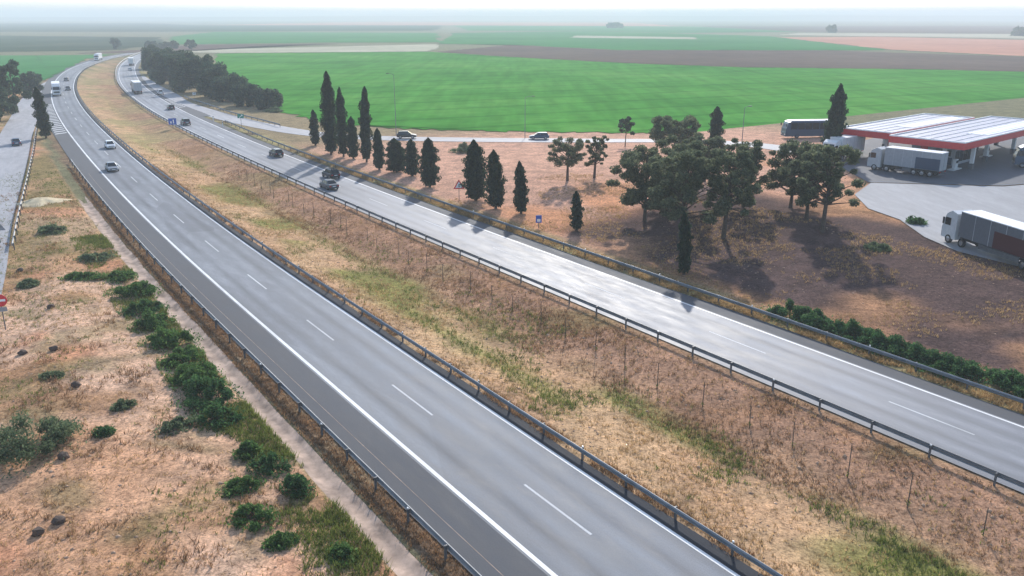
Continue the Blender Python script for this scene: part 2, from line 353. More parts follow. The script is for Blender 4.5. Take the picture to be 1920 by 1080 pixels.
# ------------------------------------------------------------------ ground sheet
def build_ground():
    sg = np.concatenate([-np.geomspace(15000, 30, 26), np.arange(-20, 260, 1.25), np.arange(260, 420, 4), np.geomspace(420, 16000, 60)])
    ng = np.concatenate([-np.geomspace(15000, 75, 24), np.arange(-70, 13, 1.25), np.arange(13, 19.2, 0.35), np.arange(19.5, 66, 1.25), np.arange(66, 200, 1.6), np.geomspace(202, 16000, 60)])
    S, N = np.meshgrid(sg, ng, indexing='ij'); X, Y = SN(S, N); Z = height(X, Y)
    a, b = S.shape; V = np.stack([X, Y, Z], -1).reshape(-1, 3)
    idx = np.arange(a * b).reshape(a, b)
    F = np.stack([idx[:-1, :-1], idx[:-1, 1:], idx[1:, 1:], idx[1:, :-1]], -1).reshape(-1, 4)[:, ::-1]
    me = fastmesh('ground', V, F, True)
    x, y = V[:, 0], V[:, 1]; s, n = S.ravel(), N.ravel(); m = road_n0(s, n)
    c = np.zeros((len(V), 3)); c[:] = (0.20, 0.19, 0.11)
    def paint(mask, col):
        mask = np.clip(mask, 0, 1)[:, None]; c[:] = c * (1 - mask) + np.array(col) * mask
    p1, p2, p3 = fbm(x, y, 14, 20), fbm(x, y, 6, 30), fbm(x, y, 3.2, 40)
    nearm = 1 - ss(420, 700, s)
    # left of the ditch: ochre soil with grey-green weedy patches
    L = (1 - ss(15.0, 15.6, m)) * ss(-80, -30, n) * nearm
    paint(L, (0.58, 0.335, 0.205))
    paint(L * ss(0.47, 0.62, p1), (0.66, 0.43, 0.30))
    paint(L * ss(0.54, 0.66, p2) * 0.8, (0.36, 0.20, 0.105))
    paint(L * ss(0.55, 0.68, p3) * 0.55, (0.19, 0.175, 0.085))
    paint(L * ss(85, 125, s) * (0.45 + 0.55 * ss(0.4, 0.6, p2)), (0.27, 0.205, 0.095))
    paint(L * ss(0.62, 0.72, fbm(x, y, 9, 50)) * 0.7, (0.62, 0.29, 0.17))
    # verge between ditch and guardrail
    V1 = ss(16.8, 17.1, m) * (1 - ss(18.6, 19.0, m)) * nearm
    paint(V1, (0.215, 0.145, 0.095)); paint(V1 * ss(0.5, 0.65, p3), (0.33, 0.24, 0.15))
    # median
    M = ss(29.3, 29.8, m) * (1 - ss(48.0, 48.5, m)) * nearm
    paint(M, (0.52, 0.325, 0.195))
    paint(M * ss(0.45, 0.62, p2) * (1 - ss(36, 40, m)), (0.58, 0.38, 0.225))
    paint(M * ss(0.5, 0.62, p1) * ss(32, 35, m) * (1 - ss(40, 42, m)), (0.26, 0.235, 0.085))
    paint(M * ss(36.5, 43.5, m + 6 * (p2 - .5)), (0.42, 0.245, 0.16))
    paint(M * ss(40, 42, m) * ss(0.5, 0.65, p2) * 0.7, (0.36, 0.20, 0.115))
    paint(M * ss(37.0, 38.2, m + 1.5 * (p2 - .5)) * (1 - ss(39.4, 40.6, m + 1.5 * (p2 - .5))) * (0.3 + 0.55 * ss(75, 25, s)) * ss(0.34, 0.52, fbm(x, y, 16, 62)), (0.19, 0.22, 0.055))
    paint(M * np.exp(-((m - 34.6 + 3 * (p1 - .5)) / 1.1) ** 2) * 0.7 * ss(0.45, 0.6, fbm(x, y, 13, 64)), (0.25, 0.26, 0.08))
    paint(M * ss(40, 45, m) * ss(0.56, 0.66, fbm(x, y, 8, 60)) * 0.5, (0.24, 0.21, 0.09))
    paint(M * ss(130, 220, s) * (0.15 + 0.6 * ss(0.4, 0.6, p1)), (0.40, 0.31, 0.165))
    # right of the motorway
    Q = ss(59.0, 59.6, m) * (1 - ss(150, 190, n)) * nearm
    paint(Q, (0.30, 0.235, 0.14))
    paint(Q * ss(60.5, 63, m) * (1 - ss(155, 185, s)), (0.60, 0.35, 0.25))
    paint(Q * ss(61, 64, m) * (1 - ss(66, 84, s)), (0.50, 0.27, 0.145))
    paint(Q * ss(61, 64, m) * (1 - ss(66, 84, s)) * ss(0.5, 0.6, p2) * 0.8, (0.33, 0.18, 0.10))
    paint(Q * ss(61, 64, m) * ss(0.52, 0.64, p1) * (1 - ss(90, 110, s)) * 0.6, (0.62, 0.27, 0.11))
    paint(Q * ss(62.5, 66, m) * (1 - ss(80, 88, s)) * ss(22, 32, s + 8 * p1) * (1 - ss(96, 104, n)) * (0.25 + 0.75 * ss(0.26, 0.42, p1)), (0.115, 0.076, 0.070))  # pine litter, darkened and widened to paint in the shade of the trees
    paint(Q * (1 - ss(61, 63, m)) * (0.4 + 0.6 * ss(0.42, 0.6, p3)), (0.40, 0.345, 0.15))
    paint(Q * (1 - ss(61, 63, m)) * ss(0.5, 0.62, p2), (0.17, 0.13, 0.085))
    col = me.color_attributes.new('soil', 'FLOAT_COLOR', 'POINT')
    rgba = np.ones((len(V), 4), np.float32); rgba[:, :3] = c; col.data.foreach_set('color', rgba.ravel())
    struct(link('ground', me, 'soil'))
build_ground()

# ------------------------------------------------------------------ roads
def ribbon(name, mat, ss_, n_list, z=0.0, parent=None, zf=None):
    """sheet along the motorway; n_list: offsets across it (numbers or functions of s)"""
    V = []; UV = []; k = len(n_list)
    for s in ss_:
        for n in n_list:
            nn = n(s) if callable(n) else n
            p = Pt(s, nn); V.append((p.x, p.y, z + (zf(s, nn) if zf else 0))); UV.append((nn, s))
    F = [(i * k + j, i * k + j + 1, (i + 1) * k + j + 1, (i + 1) * k + j) for i in range(len(ss_) - 1) for j in range(k - 1)]
    me = fastmesh(name, V, F)
    uv = me.uv_layers.new(name='UVMap'); uv.data.foreach_set('uv', np.array([UV[i] for f in F for i in f], np.float32).ravel())
    o = link(name, me, mat, parent); return o
S_MAIN = [-16 + 3 * i for i in range(12)] + [20 + 6 * i for i in range(135)]
left_road = struct(ribbon('left_carriageway', 'asphalt_left', S_MAIN, [21.35, 25.3, 29.08], 0.0))
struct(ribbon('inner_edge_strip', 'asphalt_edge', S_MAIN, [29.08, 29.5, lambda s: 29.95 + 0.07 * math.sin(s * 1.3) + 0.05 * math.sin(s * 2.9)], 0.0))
left_sh = struct(ribbon('left_hard_shoulder', 'asphalt_shoulder', S_MAIN, [18.35, 20, 21.35], 0.0))
right_road = struct(ribbon('right_carriageway', 'asphalt_right', S_MAIN, [48.25, 53, 57.0], 0.0))
right_sh = struct(ribbon('right_hard_shoulder', 'asphalt_shoulder', S_MAIN, [57.0, 58.0, lambda s: 58.75 + 0.12 * math.sin(s * 0.9) + 0.1 * math.sin(s * 2.3)], 0.0))
def line_worn(n, w):
    return [n - w / 2, n + w / 2]
for par, n, w in ((left_road, 21.62, 0.26), (left_road, 28.95, 0.24), (right_road, 49.35, 0.2), (right_road, 56.75, 0.2)):
    ribbon('edge_line', 'road_paint', S_MAIN, line_worn(n, w), 0.005, par)
for par, n, s0 in ((left_road, 25.3, 29.4), (right_road, 53.0, 23.9)):
    for k in range(-3, 36):
        a = s0 + 17 * k
        if a + 6 > -14: ribbon('lane_dash', 'road_paint_worn', [a, a + 2, a + 4, a + 6.1], line_worn(n, 0.15), 0.005, par)
for k in range(20):                                   # hatching where the left slip road joins
    a = 222 + 4 * k
    p0, p1, p2, p3 = Pt(a, 18.7), Pt(a + 1.6, 21.2), Pt(a + 2.7, 21.2), Pt(a + 1.1, 18.7)
    me = fastmesh('hatch_stripe', [(p.x, p.y, 0.005) for p in (p0, p3, p2, p1)], [(0, 1, 2, 3)])
    me.uv_layers.new(name='UVMap'); link('hatch_stripe', me, 'road_paint', left_sh)
ribbon('shoulder_joint', 'concrete_ditch', [-14 + 4 * i for i in range(45)], line_worn(19.55, 0.03), 0.004, left_sh)

def polyroad(name, mat, pts, w, z=0.03, step=3.0, parent=None):
    """sheet along a smooth centre line given in world metres, following the ground's broad slope"""
    P = [Vector((p[0], p[1])) for p in pts]; out = []
    for i in range(len(P) - 1):
        p0, p1, p2, p3 = P[max(i - 1, 0)], P[i], P[i + 1], P[min(i + 2, len(P) - 1)]; m = max(2, int((p2 - p1).length / step))
        for j in range(m):
            t = j / m; out.append(0.5 * (2 * p1 + (p2 - p0) * t + (2 * p0 - 5 * p1 + 4 * p2 - p3) * t * t + (3 * p1 - p0 - 3 * p2 + p3) * t ** 3))
    out.append(P[-1]); V = []; UV = []; L = 0
    for i, p in enumerate(out):
        d = (out[min(i + 1, len(out) - 1)] - out[max(i - 1, 0)]).normalized(); q = Vector((d.y, -d.x)); L += (p - out[i - 1]).length if i else 0
        ww = w(i / (len(out) - 1)) if callable(w) else w
        for k in (-1, -0.5, 0, 0.5, 1):
            v = p + q * (k * ww / 2); s_, n_ = XY2SN(v.x, v.y); V.append((v.x, v.y, z + float(plateau(s_, n_)))); UV.append((k * ww / 2, L))
    F = [(i * 5 + j, (i + 1) * 5 + j, (i + 1) * 5 + j + 1, i * 5 + j + 1) for i in range(len(out) - 1) for j in range(4)]
    F = [f[::-1] for f in F]
    me = fastmesh(name, V, F); uv = me.uv_layers.new(name='UVMap'); uv.data.foreach_set('uv', np.array([UV[i] for f in F for i in f], np.float32).ravel())
    return link(name, me, mat, parent), out
LS = [(-36, 42), (-46, 63), (-56.8, 84.7), (-69.5, 108.6), (-84.6, 138.7), (-99, 167), (-113, 194.3), (-134.6, 238.1), (-158.2, 285.8), (-181.5, 340), (-199, 386)]
o, LSc = polyroad('left_service_road', 'asphalt_ramp', LS, 6.8, -0.02); struct(o)
RS = [(-171, 397), (-140, 338), (-118.5, 299), (-104, 271), (-83.6, 240.8), (-66.2, 218.2), (-50, 201.5), (-37.1, 193.5), (-23.7, 190.2), (-7.1, 188.4), (16.3, 186.8), (36, 182.5), (50, 172), (58, 158), (60, 146), (60, 136)]
o, RSc = polyroad('right_service_road', 'asphalt_ramp', RS, 6.5, -0.022); struct(o)
for k in range(8):                                    # hatching at the exit
    a = 268 + 4 * k
    p0, p1, p2, p3 = Pt(a, 57.4), Pt(a + 1.8, 59.6), Pt(a + 2.8, 59.6), Pt(a + 1.0, 57.4)
    me = fastmesh('hatch_stripe', [(p.x, p.y, 0.01) for p in (p0, p3, p2, p1)], [(0, 1, 2, 3)]); me.uv_layers.new(name='UVMap'); link('hatch_stripe', me, 'road_paint', right_sh)
ribbon('gore', 'asphalt_shoulder', list(range(240, 310, 5)), [57.3, lambda s: 59.0 + 2.0 * float(ss(300, 240, s))], 0.002, right_sh)
def apron(name, poly, mat, z):
    bm = bmesh.new(); vs = [bm.verts.new((x, y, 0)) for x, y in poly]; bm.faces.new(vs)
    for _ in range(1): bmesh.ops.triangulate(bm, faces=bm.faces)
    bmesh.ops.subdivide_edges(bm, edges=bm.edges, cuts=7, use_grid_fill=True)
    for v in bm.verts: s_, n_ = XY2SN(v.co.x, v.co.y); v.co.z = z + float(plateau(s_, n_))
    me = bpy.data.meshes.new(name); bm.to_mesh(me); bm.free()
    uv = me.uv_layers.new(name='UVMap')
    for l in me.loops: uv.data[l.index].uv = me.vertices[l.vertex_index].co.xy
    bmn = bmesh.new(); bmn.from_mesh(me); bmesh.ops.recalc_face_normals(bmn, faces=bmn.faces)
    if sum(f.normal.z for f in bmn.faces) < 0: bmesh.ops.reverse_faces(bmn, faces=bmn.faces)
    bmn.to_mesh(me); bmn.free()
    return struct(link(name, me, mat))
apron('service_apron', [(56, 131), (75, 128), (140, 150), (140, 60), (58, 70), (53, 84), (49.3, 90.5), (48.6, 97), (49.6, 106), (48.2, 112.5), (50, 122)], 'asphalt_apron', 0.02)
apron('fuel_forecourt', [(55.8, 131.4), (56.5, 145), (66, 170), (90, 196), (140, 196), (140, 150.5), (75.2, 128.6)], 'asphalt_dark', 0.03)

# concrete drain beside the hard shoulder
drain_pts = [(15.2, -0.2), (15.55, -0.14), (15.9, -0.28), (16.4, -0.28), (16.7, -0.12), (16.95, -0.16)]
V = []; sl = [-14 + 2.5 * i for i in range(65)]
for s in sl:
    for n, z in drain_pts:
        p = Pt(s, n + 0.10 * math.sin(s * 0.7) + 0.08 * math.sin(s * 1.9 + n)); V.append((p.x, p.y, z))
F = [(i * 6 + j, i * 6 + j + 1, (i + 1) * 6 + j + 1, (i + 1) * 6 + j) for i in range(len(sl) - 1) for j in range(5)]
struct(link('drainage_channel', fastmesh('drainage_channel', V, F), 'concrete_ditch'))

# ------------------------------------------------------------------ fields and far country
def field(name, mat, poly, z, jitter=0.0):
    pts = []
    for i in range(len(poly)):
        a, b = Vector(poly[i]), Vector(poly[(i + 1) % len(poly)])
        for k in range(24):
            q = a.lerp(b, k / 24)
            if jitter: q = q + Vector((random.uniform(-1, 1), random.uniform(-1, 1))) * jitter
            pts.append((q.x, q.y, z))
    bm = bmesh.new(); bm.faces.new([bm.verts.new(p) for p in pts]); bmesh.ops.triangulate(bm, faces=bm.faces); bmesh.ops.recalc_face_normals(bm, faces=bm.faces)
    if sum(f.normal.z for f in bm.faces) < 0: bmesh.ops.reverse_faces(bm, faces=bm.faces)
    me = bpy.data.meshes.new(name); bm.to_mesh(me); bm.free(); return struct(link(name, me, mat))
field('green_field', 'crop_green', [(-215, 640), (-65, 672), (13, 565), (72, 500), (124, 463), (202, 448), (330, 392), (330, 205), (170, 203), (116, 199), (60, 198), (5, 201), (-25, 207), (-46, 218), (-66, 246), (-92, 300), (-122, 370), (-160, 470)], 0.06, 1.6)
field('ploughed_field', 'ploughed', [(-58, 668), (0, 830), (84, 697), (252, 695), (345, 580), (520, 470), (520, 300), (334, 391), (203, 450), (125, 465), (73, 502), (14, 567)], 0.10, 2)
field('stubble_field', 'stubble_pale', [(-250, 660), (-233, 727), (-72, 852), (-62, 735), (-66, 676), (-214, 646)], 0.12, 2)
field('green_field', 'crop_green_far', [(-70, 860), (0, 836), (86, 703), (252, 701), (300, 700), (345, 1190), (140, 1600), (-94, 1416), (-74, 904)], 0.15, 4)
field('stubble_field', 'stubble_pale', [(73, 1104), (217, 1028), (232, 1131), (89, 1224)], 0.25, 3)
field('pink_field', 'soil_pink', [(340, 1131), (305, 710), (350, 586), (560, 480), (900, 700), (620, 941), (483, 1160)], 0.18, 3)
field('pale_field', 'stubble_pale', [(379, 1258), (500, 1170), (676, 1000), (1000, 760), (1200, 1000), (795, 1332), (460, 1416)], 0.25, 4)
field('scrubland', 'scrub', [(-1200, 1400), (-450, 1131), (-330, 836), (-318, 700), (-430, 650), (-900, 600), (-1500, 900)], 0.2, 5)
field('green_field', 'crop_green_far', [(-420, 600), (-330, 606), (-282, 622), (-272, 561), (-226, 440), (-205, 388), (-188, 337), (-172, 292), (-260, 250), (-420, 300)], 0.10, 2)
field('green_field', 'crop_green_far', [(-320, 840), (-185, 903), (-76, 910), (-120, 1416), (-510, 1511), (-440, 1140)], 0.22, 5)
field('ploughed_field', 'ploughed', [(-317, 640), (-262, 660), (-245, 735), (-226, 806), (-168, 868), (-300, 835), (-300, 700)], 0.16, 2)
field('green_field', 'crop_green_far', [(-80, 1640), (140, 1610), (250, 1416), (491, 1511), (464, 2271), (-167, 2525)], 0.3, 8)
field('ploughed_field', 'ploughed', [(500, 1500), (1200, 1020), (2200, 1300), (1500, 2400), (480, 2300)], 0.35, 10)
field('pink_field', 'soil_pink', [(-900, 2600), (-180, 2560), (440, 2320), (500, 3600), (-700, 4200)], 0.4, 12)
field('scrubland', 'scrub', [(-2600, 3000), (-1000, 1500), (-520, 1540), (-140, 1640), (-200, 2500), (-920, 2580), (-1400, 3400)], 0.35, 10)
def ridge(pts, depth, seed, label):
    """long low ridge: crest heights along a line, sloping both ways"""
    V = []; n = 160; k = 9
    P = [Vector(p[:2]) for p in pts]; Hh = [p[2] for p in pts]; tt = np.linspace(0, 1, len(pts))
    for i in range(n):
        t = i / (n - 1); x = np.interp(t, tt, [p.x for p in P]); y = np.interp(t, tt, [p.y for p in P]); h = np.interp(t, tt, Hh)
        h *= 0.8 + 0.4 * float(fbm(t * 40 + seed * 9, seed, 1.0, seed))
        for j in range(k):
            u = j / (k - 1) * 2 - 1; V.append((x, y + u * depth, -1.0 + (h + 1) * (math.cos(u * math.pi) * 0.5 + 0.5)))
    F = [(i * k + j, (i + 1) * k + j, (i + 1) * k + j + 1, i * k + j + 1) for i in range(n - 1) for j in range(k - 1)]
    return struct(link('hills', fastmesh('hills', V, F, True), 'hill'))
ridge([(-9000, 6000, 16), (-5000, 6400, 14), (-2500, 6600, 18), (0, 6900, 30), (2500, 6800, 30), (5000, 6400, 24), (9000, 6000, 14)], 1200, 61, '')
ridge([(-12000, 9600, 12), (-3000, 10000, 26), (-800, 10000, 56), (1500, 10000, 62), (3500, 10000, 50), (6000, 9800, 30), (12000, 9500, 12)], 1500, 64, '')

# ------------------------------------------------------------------ guardrails
post_me = MB().box(-0.06, 0.06, -0.05, 0.05, -0.35, 0.74).mesh('post'); post_me.materials.append(MATS['steel_dull'])
block_me = MB().box(-0.09, 0.09, -0.04, 0.04, 0.46, 0.74).mesh('spacer'); block_me.materials.append(MATS['steel'])
refl_me = MB().box(-0.03, 0.03, -0.05, 0.05, 0.76, 0.84).mesh('reflector'); refl_me.materials.append(MATS['white_paint'])
def rail_profile(side):
    """W-beam seen in section: (across, up); side = +1 when traffic passes on the +n side"""
    f = [(0.0, 0.44), (0.035, 0.47), (0.08, 0.51), (0.08, 0.55), (0.01, 0.59), (0.01, 0.62), (0.08, 0.66), (0.08, 0.70), (0.035, 0.74), (0.0, 0.765)]
    b = [(a - 0.022, z) for a, z in f[::-1]]
    return [(side * a, z) for a, z in f + b]
def guardrail(label, n_of_s, s0, s1, side, world_pts=None):
    root = empty('guardrail', (0, 0, 0), 0, label, 'guardrail', 'guardrails along the motorway')
    prof = rail_profile(side); secs = []; s = s0; sts = []
    while s <= s1 + 0.01: sts.append(s); s += 4.0
    if sts[-1] < s1 - 0.5: sts.append(s1)
    for s in sts:
        n = n_of_s(s); drop = 0.0
        p = Pt(s, n); t = (Pt(s + 1, n_of_s(s + 1)) - Pt(s - 1, n_of_s(s - 1))).normalized(); q = Vector((t.y, -t.x, 0))
        secs.append([(p.x + q.x * a, p.y + q.y * a, z) for a, z in prof])
    MB().loft(secs).build('rail', 'steel', root)
    for k, s in enumerate(sts):
        n = n_of_s(s) - side * 0.16; p = Pt(s, n); a = heading(s, n_of_s(s))
        po = link('post', post_me, None, root, (p.x, p.y, 0)); po.rotation_euler = (0, 0, a)
        p2 = Pt(s, n_of_s(s) - side * 0.07); bo = link('spacer', block_me, None, po); bo.location = (side * 0.105, 0, 0.0)
        if k % 3 == 0: r = link('reflector', refl_me, None, po)
    return root
guardrail('steel guardrail with posts between left hard shoulder and drainage channel', lambda s: 18.12, -12, 176, 1)
guardrail('steel guardrail along median side of left carriageway', lambda s: 29.88, -12, 700, -1)
guardrail('steel guardrail along median side of right carriageway', lambda s: 48.02, -12, 700, 1)
def rr_n(s): return 59.45 + 0.9 * float(ss(170, 222, s))
guardrail('steel guardrail on outer edge of right carriageway before the cypresses', rr_n, -12, 222, -1)
guardrail('steel guardrail between left service road and the dry slope', lambda s: float(np.interp(s, [60, 102, 129, 162, 193, 224, 272], [-5, 1.1, 4.6, 9.2, 13.4, 17.3, 23.9])) + 3.75 - float(dev(s, 'L')), 112, 232, -1)
guardrail('short steel guardrail on far side of the exit slip road', lambda s: 66.4 + 3.2 * float(ss(250, 205, s)) - 2.2 * float(ss(250, 300, s)), 206, 300, -1)

# ------------------------------------------------------------------ vehicles
wheel_cache = {}
def wheel_mesh(r, w):
    key = (r, w)
    if key not in wheel_cache:
        t = MB(); n = 18
        prof = [(-w / 2, r * 0.62), (-w / 2, r * 0.93), (-w * 0.35, r), (w * 0.35, r), (w / 2, r * 0.93), (w / 2, r * 0.62)]
        t.loft([[(x, rr * math.cos(2 * math.pi * j / n), rr * math.sin(2 * math.pi * j / n)) for x, rr in prof] for j in range(n)] + [[(x, rr, 0) for x, rr in prof]], True, False)
        tm = t.mesh('tyre', True); tm.materials.append(MATS['tyre'])
        h = MB()
        h.loft([[(x, rr * math.cos(2 * math.pi * j / n), rr * math.sin(2 * math.pi * j / n)) for j in range(n)] for x, rr in ((-w * 0.42, r * 0.63), (w * 0.36, r * 0.63), (w * 0.42, r * 0.5), (w * 0.36, r * 0.2), (w * 0.44, r * 0.12))])
        hm = h.mesh('rim', True); hm.materials.append(MATS['rim']); wheel_cache[key] = (tm, hm)
    return wheel_cache[key]
def wheel(parent, x, y, r, w):
    tm, hm = wheel_mesh(r, w); o = link('wheel', tm, None, parent, (x, y, r)); h = link('rim', hm, None, o)
    if x < 0: h.rotation_euler = (0, 0, math.pi)
    return o
def sym(pts): return [(-x, z) for x, z in pts[::-1]] + list(pts)      # half section (x>0, bottom to top) mirrored: closed loop
def section(y, half): 
    right = [(x, y, z) for x, z in half]; left = [(-x, y, z) for x, z in half[::-1]]; return right + left
def car(loc, rz, paint, label, kind='sedan', group='cars on the motorway'):
    root = empty('car', loc, rz, label, 'car', group)
    est = kind in ('estate', 'suv', 'van'); up = {'sedan': 0, 'estate': 0.03, 'suv': 0.16, 'van': 0.2, 'hatch': 0.04}[kind]
    zb, zs = 0.22 + up * 0.5, 0.92 + up * 0.55; zr = 1.44 + up * 1.25; L = 4.45 if kind != 'hatch' else 4.05; hl = L / 2
    def half(w, z0, z1): return [(w * 0.86, z0), (w * 0.985, z0 + 0.12), (w, z0 + (z1 - z0) * 0.55), (w * 0.975, z1 - 0.1), (w * 0.90, z1)]
    st = [(-hl, 0.74, zb + 0.16, zs - 0.10), (-hl + 0.10, 0.83, zb + 0.05, zs - 0.02), (-hl + 0.55, 0.90, zb, zs + 0.02), (-0.6, 0.91, zb, zs), (0.75, 0.91, zb, zs - 0.02),
          (hl - 0.75, 0.89, zb, zs - 0.10), (hl - 0.22, 0.83, zb + 0.03, zs - 0.20), (hl, 0.70, zb + 0.12, zs - 0.33)]
    MB().loft([section(y, half(w, a, b)) for y, w, a, b in st]).build('body', paint, root, smooth=False, bevel=0.03)
    y0 = -hl + (0.12 if est or kind == 'hatch' else 0.55); y1 = -hl + (0.55 if est or kind == 'hatch' else 1.25); y2 = 0.28; y3 = 1.12
    cab = [(y0, 0.76, zs - 0.05), (y1, 0.66, zr - 0.03), ((y1 + y2) / 2, 0.67, zr), (y2, 0.65, zr - 0.02), (y3, 0.80, zs - 0.08)]
    def arch(y, w, z): 
        zb2 = zs - 0.12
        wb = 0.84
        return [(wb, y, zb2), (w, y, z - 0.07 if z > zs + 0.2 else z), (w * 0.8, y, z), (-w * 0.8, y, z), (-w, y, z - 0.07 if z > zs + 0.2 else z), (-wb, y, zb2)]
    MB().loft([arch(*c) for c in cab]).build('roof', paint, root, bevel=0.02)
    # glazing, set a little proud of the cabin
    e = 0.015
    def pane(name, q, nrm):
        n = Vector(nrm).normalized() * e; a = [Vector(p) + n for p in q]; b = [p - n * 1.6 for p in a]
        MB().add(a + b, [(0, 1, 2, 3), (7, 6, 5, 4), (0, 4, 5, 1), (1, 5, 6, 2), (2, 6, 7, 3), (3, 7, 4, 0)]).build(name, 'glass', root)
    pane('windscreen', [(-0.70, y3 - 0.08, zs - 0.0), (0.70, y3 - 0.08, zs - 0.0), (0.55, y2 + 0.06, zr - 0.07), (-0.55, y2 + 0.06, zr - 0.07)], (0, 0.55, 0.8))
    pane('rear_window', [(0.66, y0 + 0.06, zs + 0.03), (-0.66, y0 + 0.06, zs + 0.03), (-0.54, y1 - 0.04, zr - 0.08), (0.54, y1 - 0.04, zr - 0.08)], (0, -0.6, 0.75))
    for sx in (1, -1):
        for (ya, yb) in (((y0 + 0.35), -0.28), (-0.18, y3 - 0.32)):
            ta = max(ya, y1 + 0.06); tb = min(yb, y2 - 0.02)
            q = [(sx * 0.83, ya, zs + 0.0), (sx * 0.83, yb, zs + 0.0), (sx * 0.69, tb, zr - 0.10), (sx * 0.69, ta, zr - 0.10)]
            pane('side_window', q if sx > 0 else q[::-1], (sx, 0, 0.25))
        MB().box(sx * 0.90 - 0.10, sx * 0.90 + 0.10, 0.86, 0.98, zs - 0.02, zs + 0.13).build('mirror', paint, root, bevel=0.02)
        MB().box(sx * 0.62 - 0.17, sx * 0.62 + 0.17, hl - 0.14, hl - 0.01, zs - 0.48, zs - 0.33).build('headlight', 'lamp_clear', root, bevel=0.02)
        MB().box(sx * 0.64 - 0.15, sx * 0.64 + 0.15, -hl - 0.015, -hl + 0.1, zs - 0.34, zs - 0.14).build('tail_light', 'lamp_red', root, bevel=0.02)
        for yy in (-hl + 0.85, hl - 0.88): wheel(root, sx * 0.82, yy, 0.32 + up * 0.2, 0.21)
    MB().box(-0.26, 0.26, hl - 0.03, hl + 0.012, zb + 0.2, zb + 0.31).build('number_plate', 'white_paint', root)
    MB().box(-0.26, 0.26, -hl - 0.02, -hl + 0.03, zb + 0.36, zb + 0.47).build('number_plate', 'white_paint', root)
    MB().box(-0.5, 0.5, hl - 0.08, hl + 0.01, zb + 0.33, zb + 0.44).build('grille', 'black_plastic', root)
    return root
def truck(loc, rz, cabc, boxc, label, length=16.0, skirt=None, cat='truck', group='lorries'):
    """articulated lorry, forward = +Y; origin under the middle of the whole rig"""
    root = empty('truck', loc, rz, label, cat, group); hl = length / 2
    zt = 4.0
    # cab
    cy1, cy0 = hl, hl - 2.25
    prof = [(cy0, 0.55), (cy0, 3.55), (cy1 - 1.35, 3.78), (cy1 - 0.55, 3.35), (cy1 - 0.10, 2.0), (cy1, 1.75), (cy1, 0.55)]
    MB().loft([[(x, y, z) for y, z in prof] for x in (-1.22, -1.18, 1.18, 1.22)]).build('cab', cabc, root, bevel=0.06)
    MB().add([(-1.05, cy1 - 0.085, 2.05), (1.05, cy1 - 0.085, 2.05), (1.0, cy1 - 0.44, 3.1), (-1.0, cy1 - 0.44, 3.1), (-1.05, cy1 - 0.2, 2.05), (1.05, cy1 - 0.2, 2.05), (1.0, cy1 - 0.55, 3.1), (-1.0, cy1 - 0.55, 3.1)],
             [(0, 1, 2, 3), (7, 6, 5, 4), (0, 4, 5, 1), (1, 5, 6, 2), (2, 6, 7, 3), (3, 7, 4, 0)]).build('windscreen', 'glass', root)
    for sx in (1, -1):
        MB().box(sx * 1.225 - 0.01, sx * 1.225 + 0.01, cy1 - 1.35, cy1 - 0.45, 2.05, 2.9).build('side_window', 'glass', root)
        MB().box(sx * 1.30 - 0.1, sx * 1.30 + 0.1, cy1 - 0.32, cy1 - 0.2, 2.1, 2.85).build('mirror', 'black_plastic', root)
        MB().box(sx * 0.9 - 0.2, sx * 0.9 + 0.2, cy1 - 0.05, cy1 + 0.02, 0.75, 0.98).build('headlight', 'lamp_clear', root)
        MB().box(sx * 0.95 - 0.22, sx * 0.95 + 0.22, -hl - 0.03, -hl + 0.05, 0.9, 1.05).build('tail_light', 'lamp_red', root)
    MB().box(-0.9, 0.9, cy1 - 0.04, cy1 + 0.025, 1.05, 1.6).build('grille', 'black_plastic', root)
    # trailer
    ty1 = cy0 - 0.55
    tr = MB().box(-1.25, 1.25, -hl, ty1, 1.15, zt).build('trailer', boxc, root, bevel=0.04)
    MB().box(-1.27, 1.27, -hl - 0.02, ty1 + 0.02, zt - 0.06, zt + 0.03).build('roof_edge', 'white_paint', tr)
    if skirt: MB().box(-1.275, 1.275, -hl + 0.1, ty1 - 5.2, 1.2, 3.0).build('lower_panel', skirt, tr)
    for k in range(1, 6):
        y = -hl + (ty1 + hl) * k / 6
        for sx in (1, -1): MB().box(sx * 1.255 - 0.012, sx * 1.255 + 0.012, y - 0.03, y + 0.03, 1.16, zt - 0.08).build('rib', 'truck_grey', tr)
    MB().box(-0.012, 0.012, -hl - 0.018, -hl + 0.02, 1.2, zt - 0.1).build('door_seam', 'black_plastic', tr)
    MB().box(-0.45, 0.45, -hl + 0.2, cy1 - 0.4, 0.62, 1.12).build('chassis', 'black_plastic', root)
    MB().box(-1.2, 1.2, -hl + 0.02, -hl + 0.14, 0.5, 0.66).build('bumper', 'steel_dull', root)
    for sx in (1, -1):
        MB().box(sx * 1.2 - 0.03, sx * 1.2 + 0.03, -hl + 4.6, ty1 - 3.2, 0.55, 1.1).build('side_guard', 'steel_dull', root)
        for yy in (cy1 - 1.25, cy0 - 1.1, -hl + 1.5, -hl + 2.8, -hl + 4.1): wheel(root, sx * 1.08, yy, 0.5, 0.32)
    return root
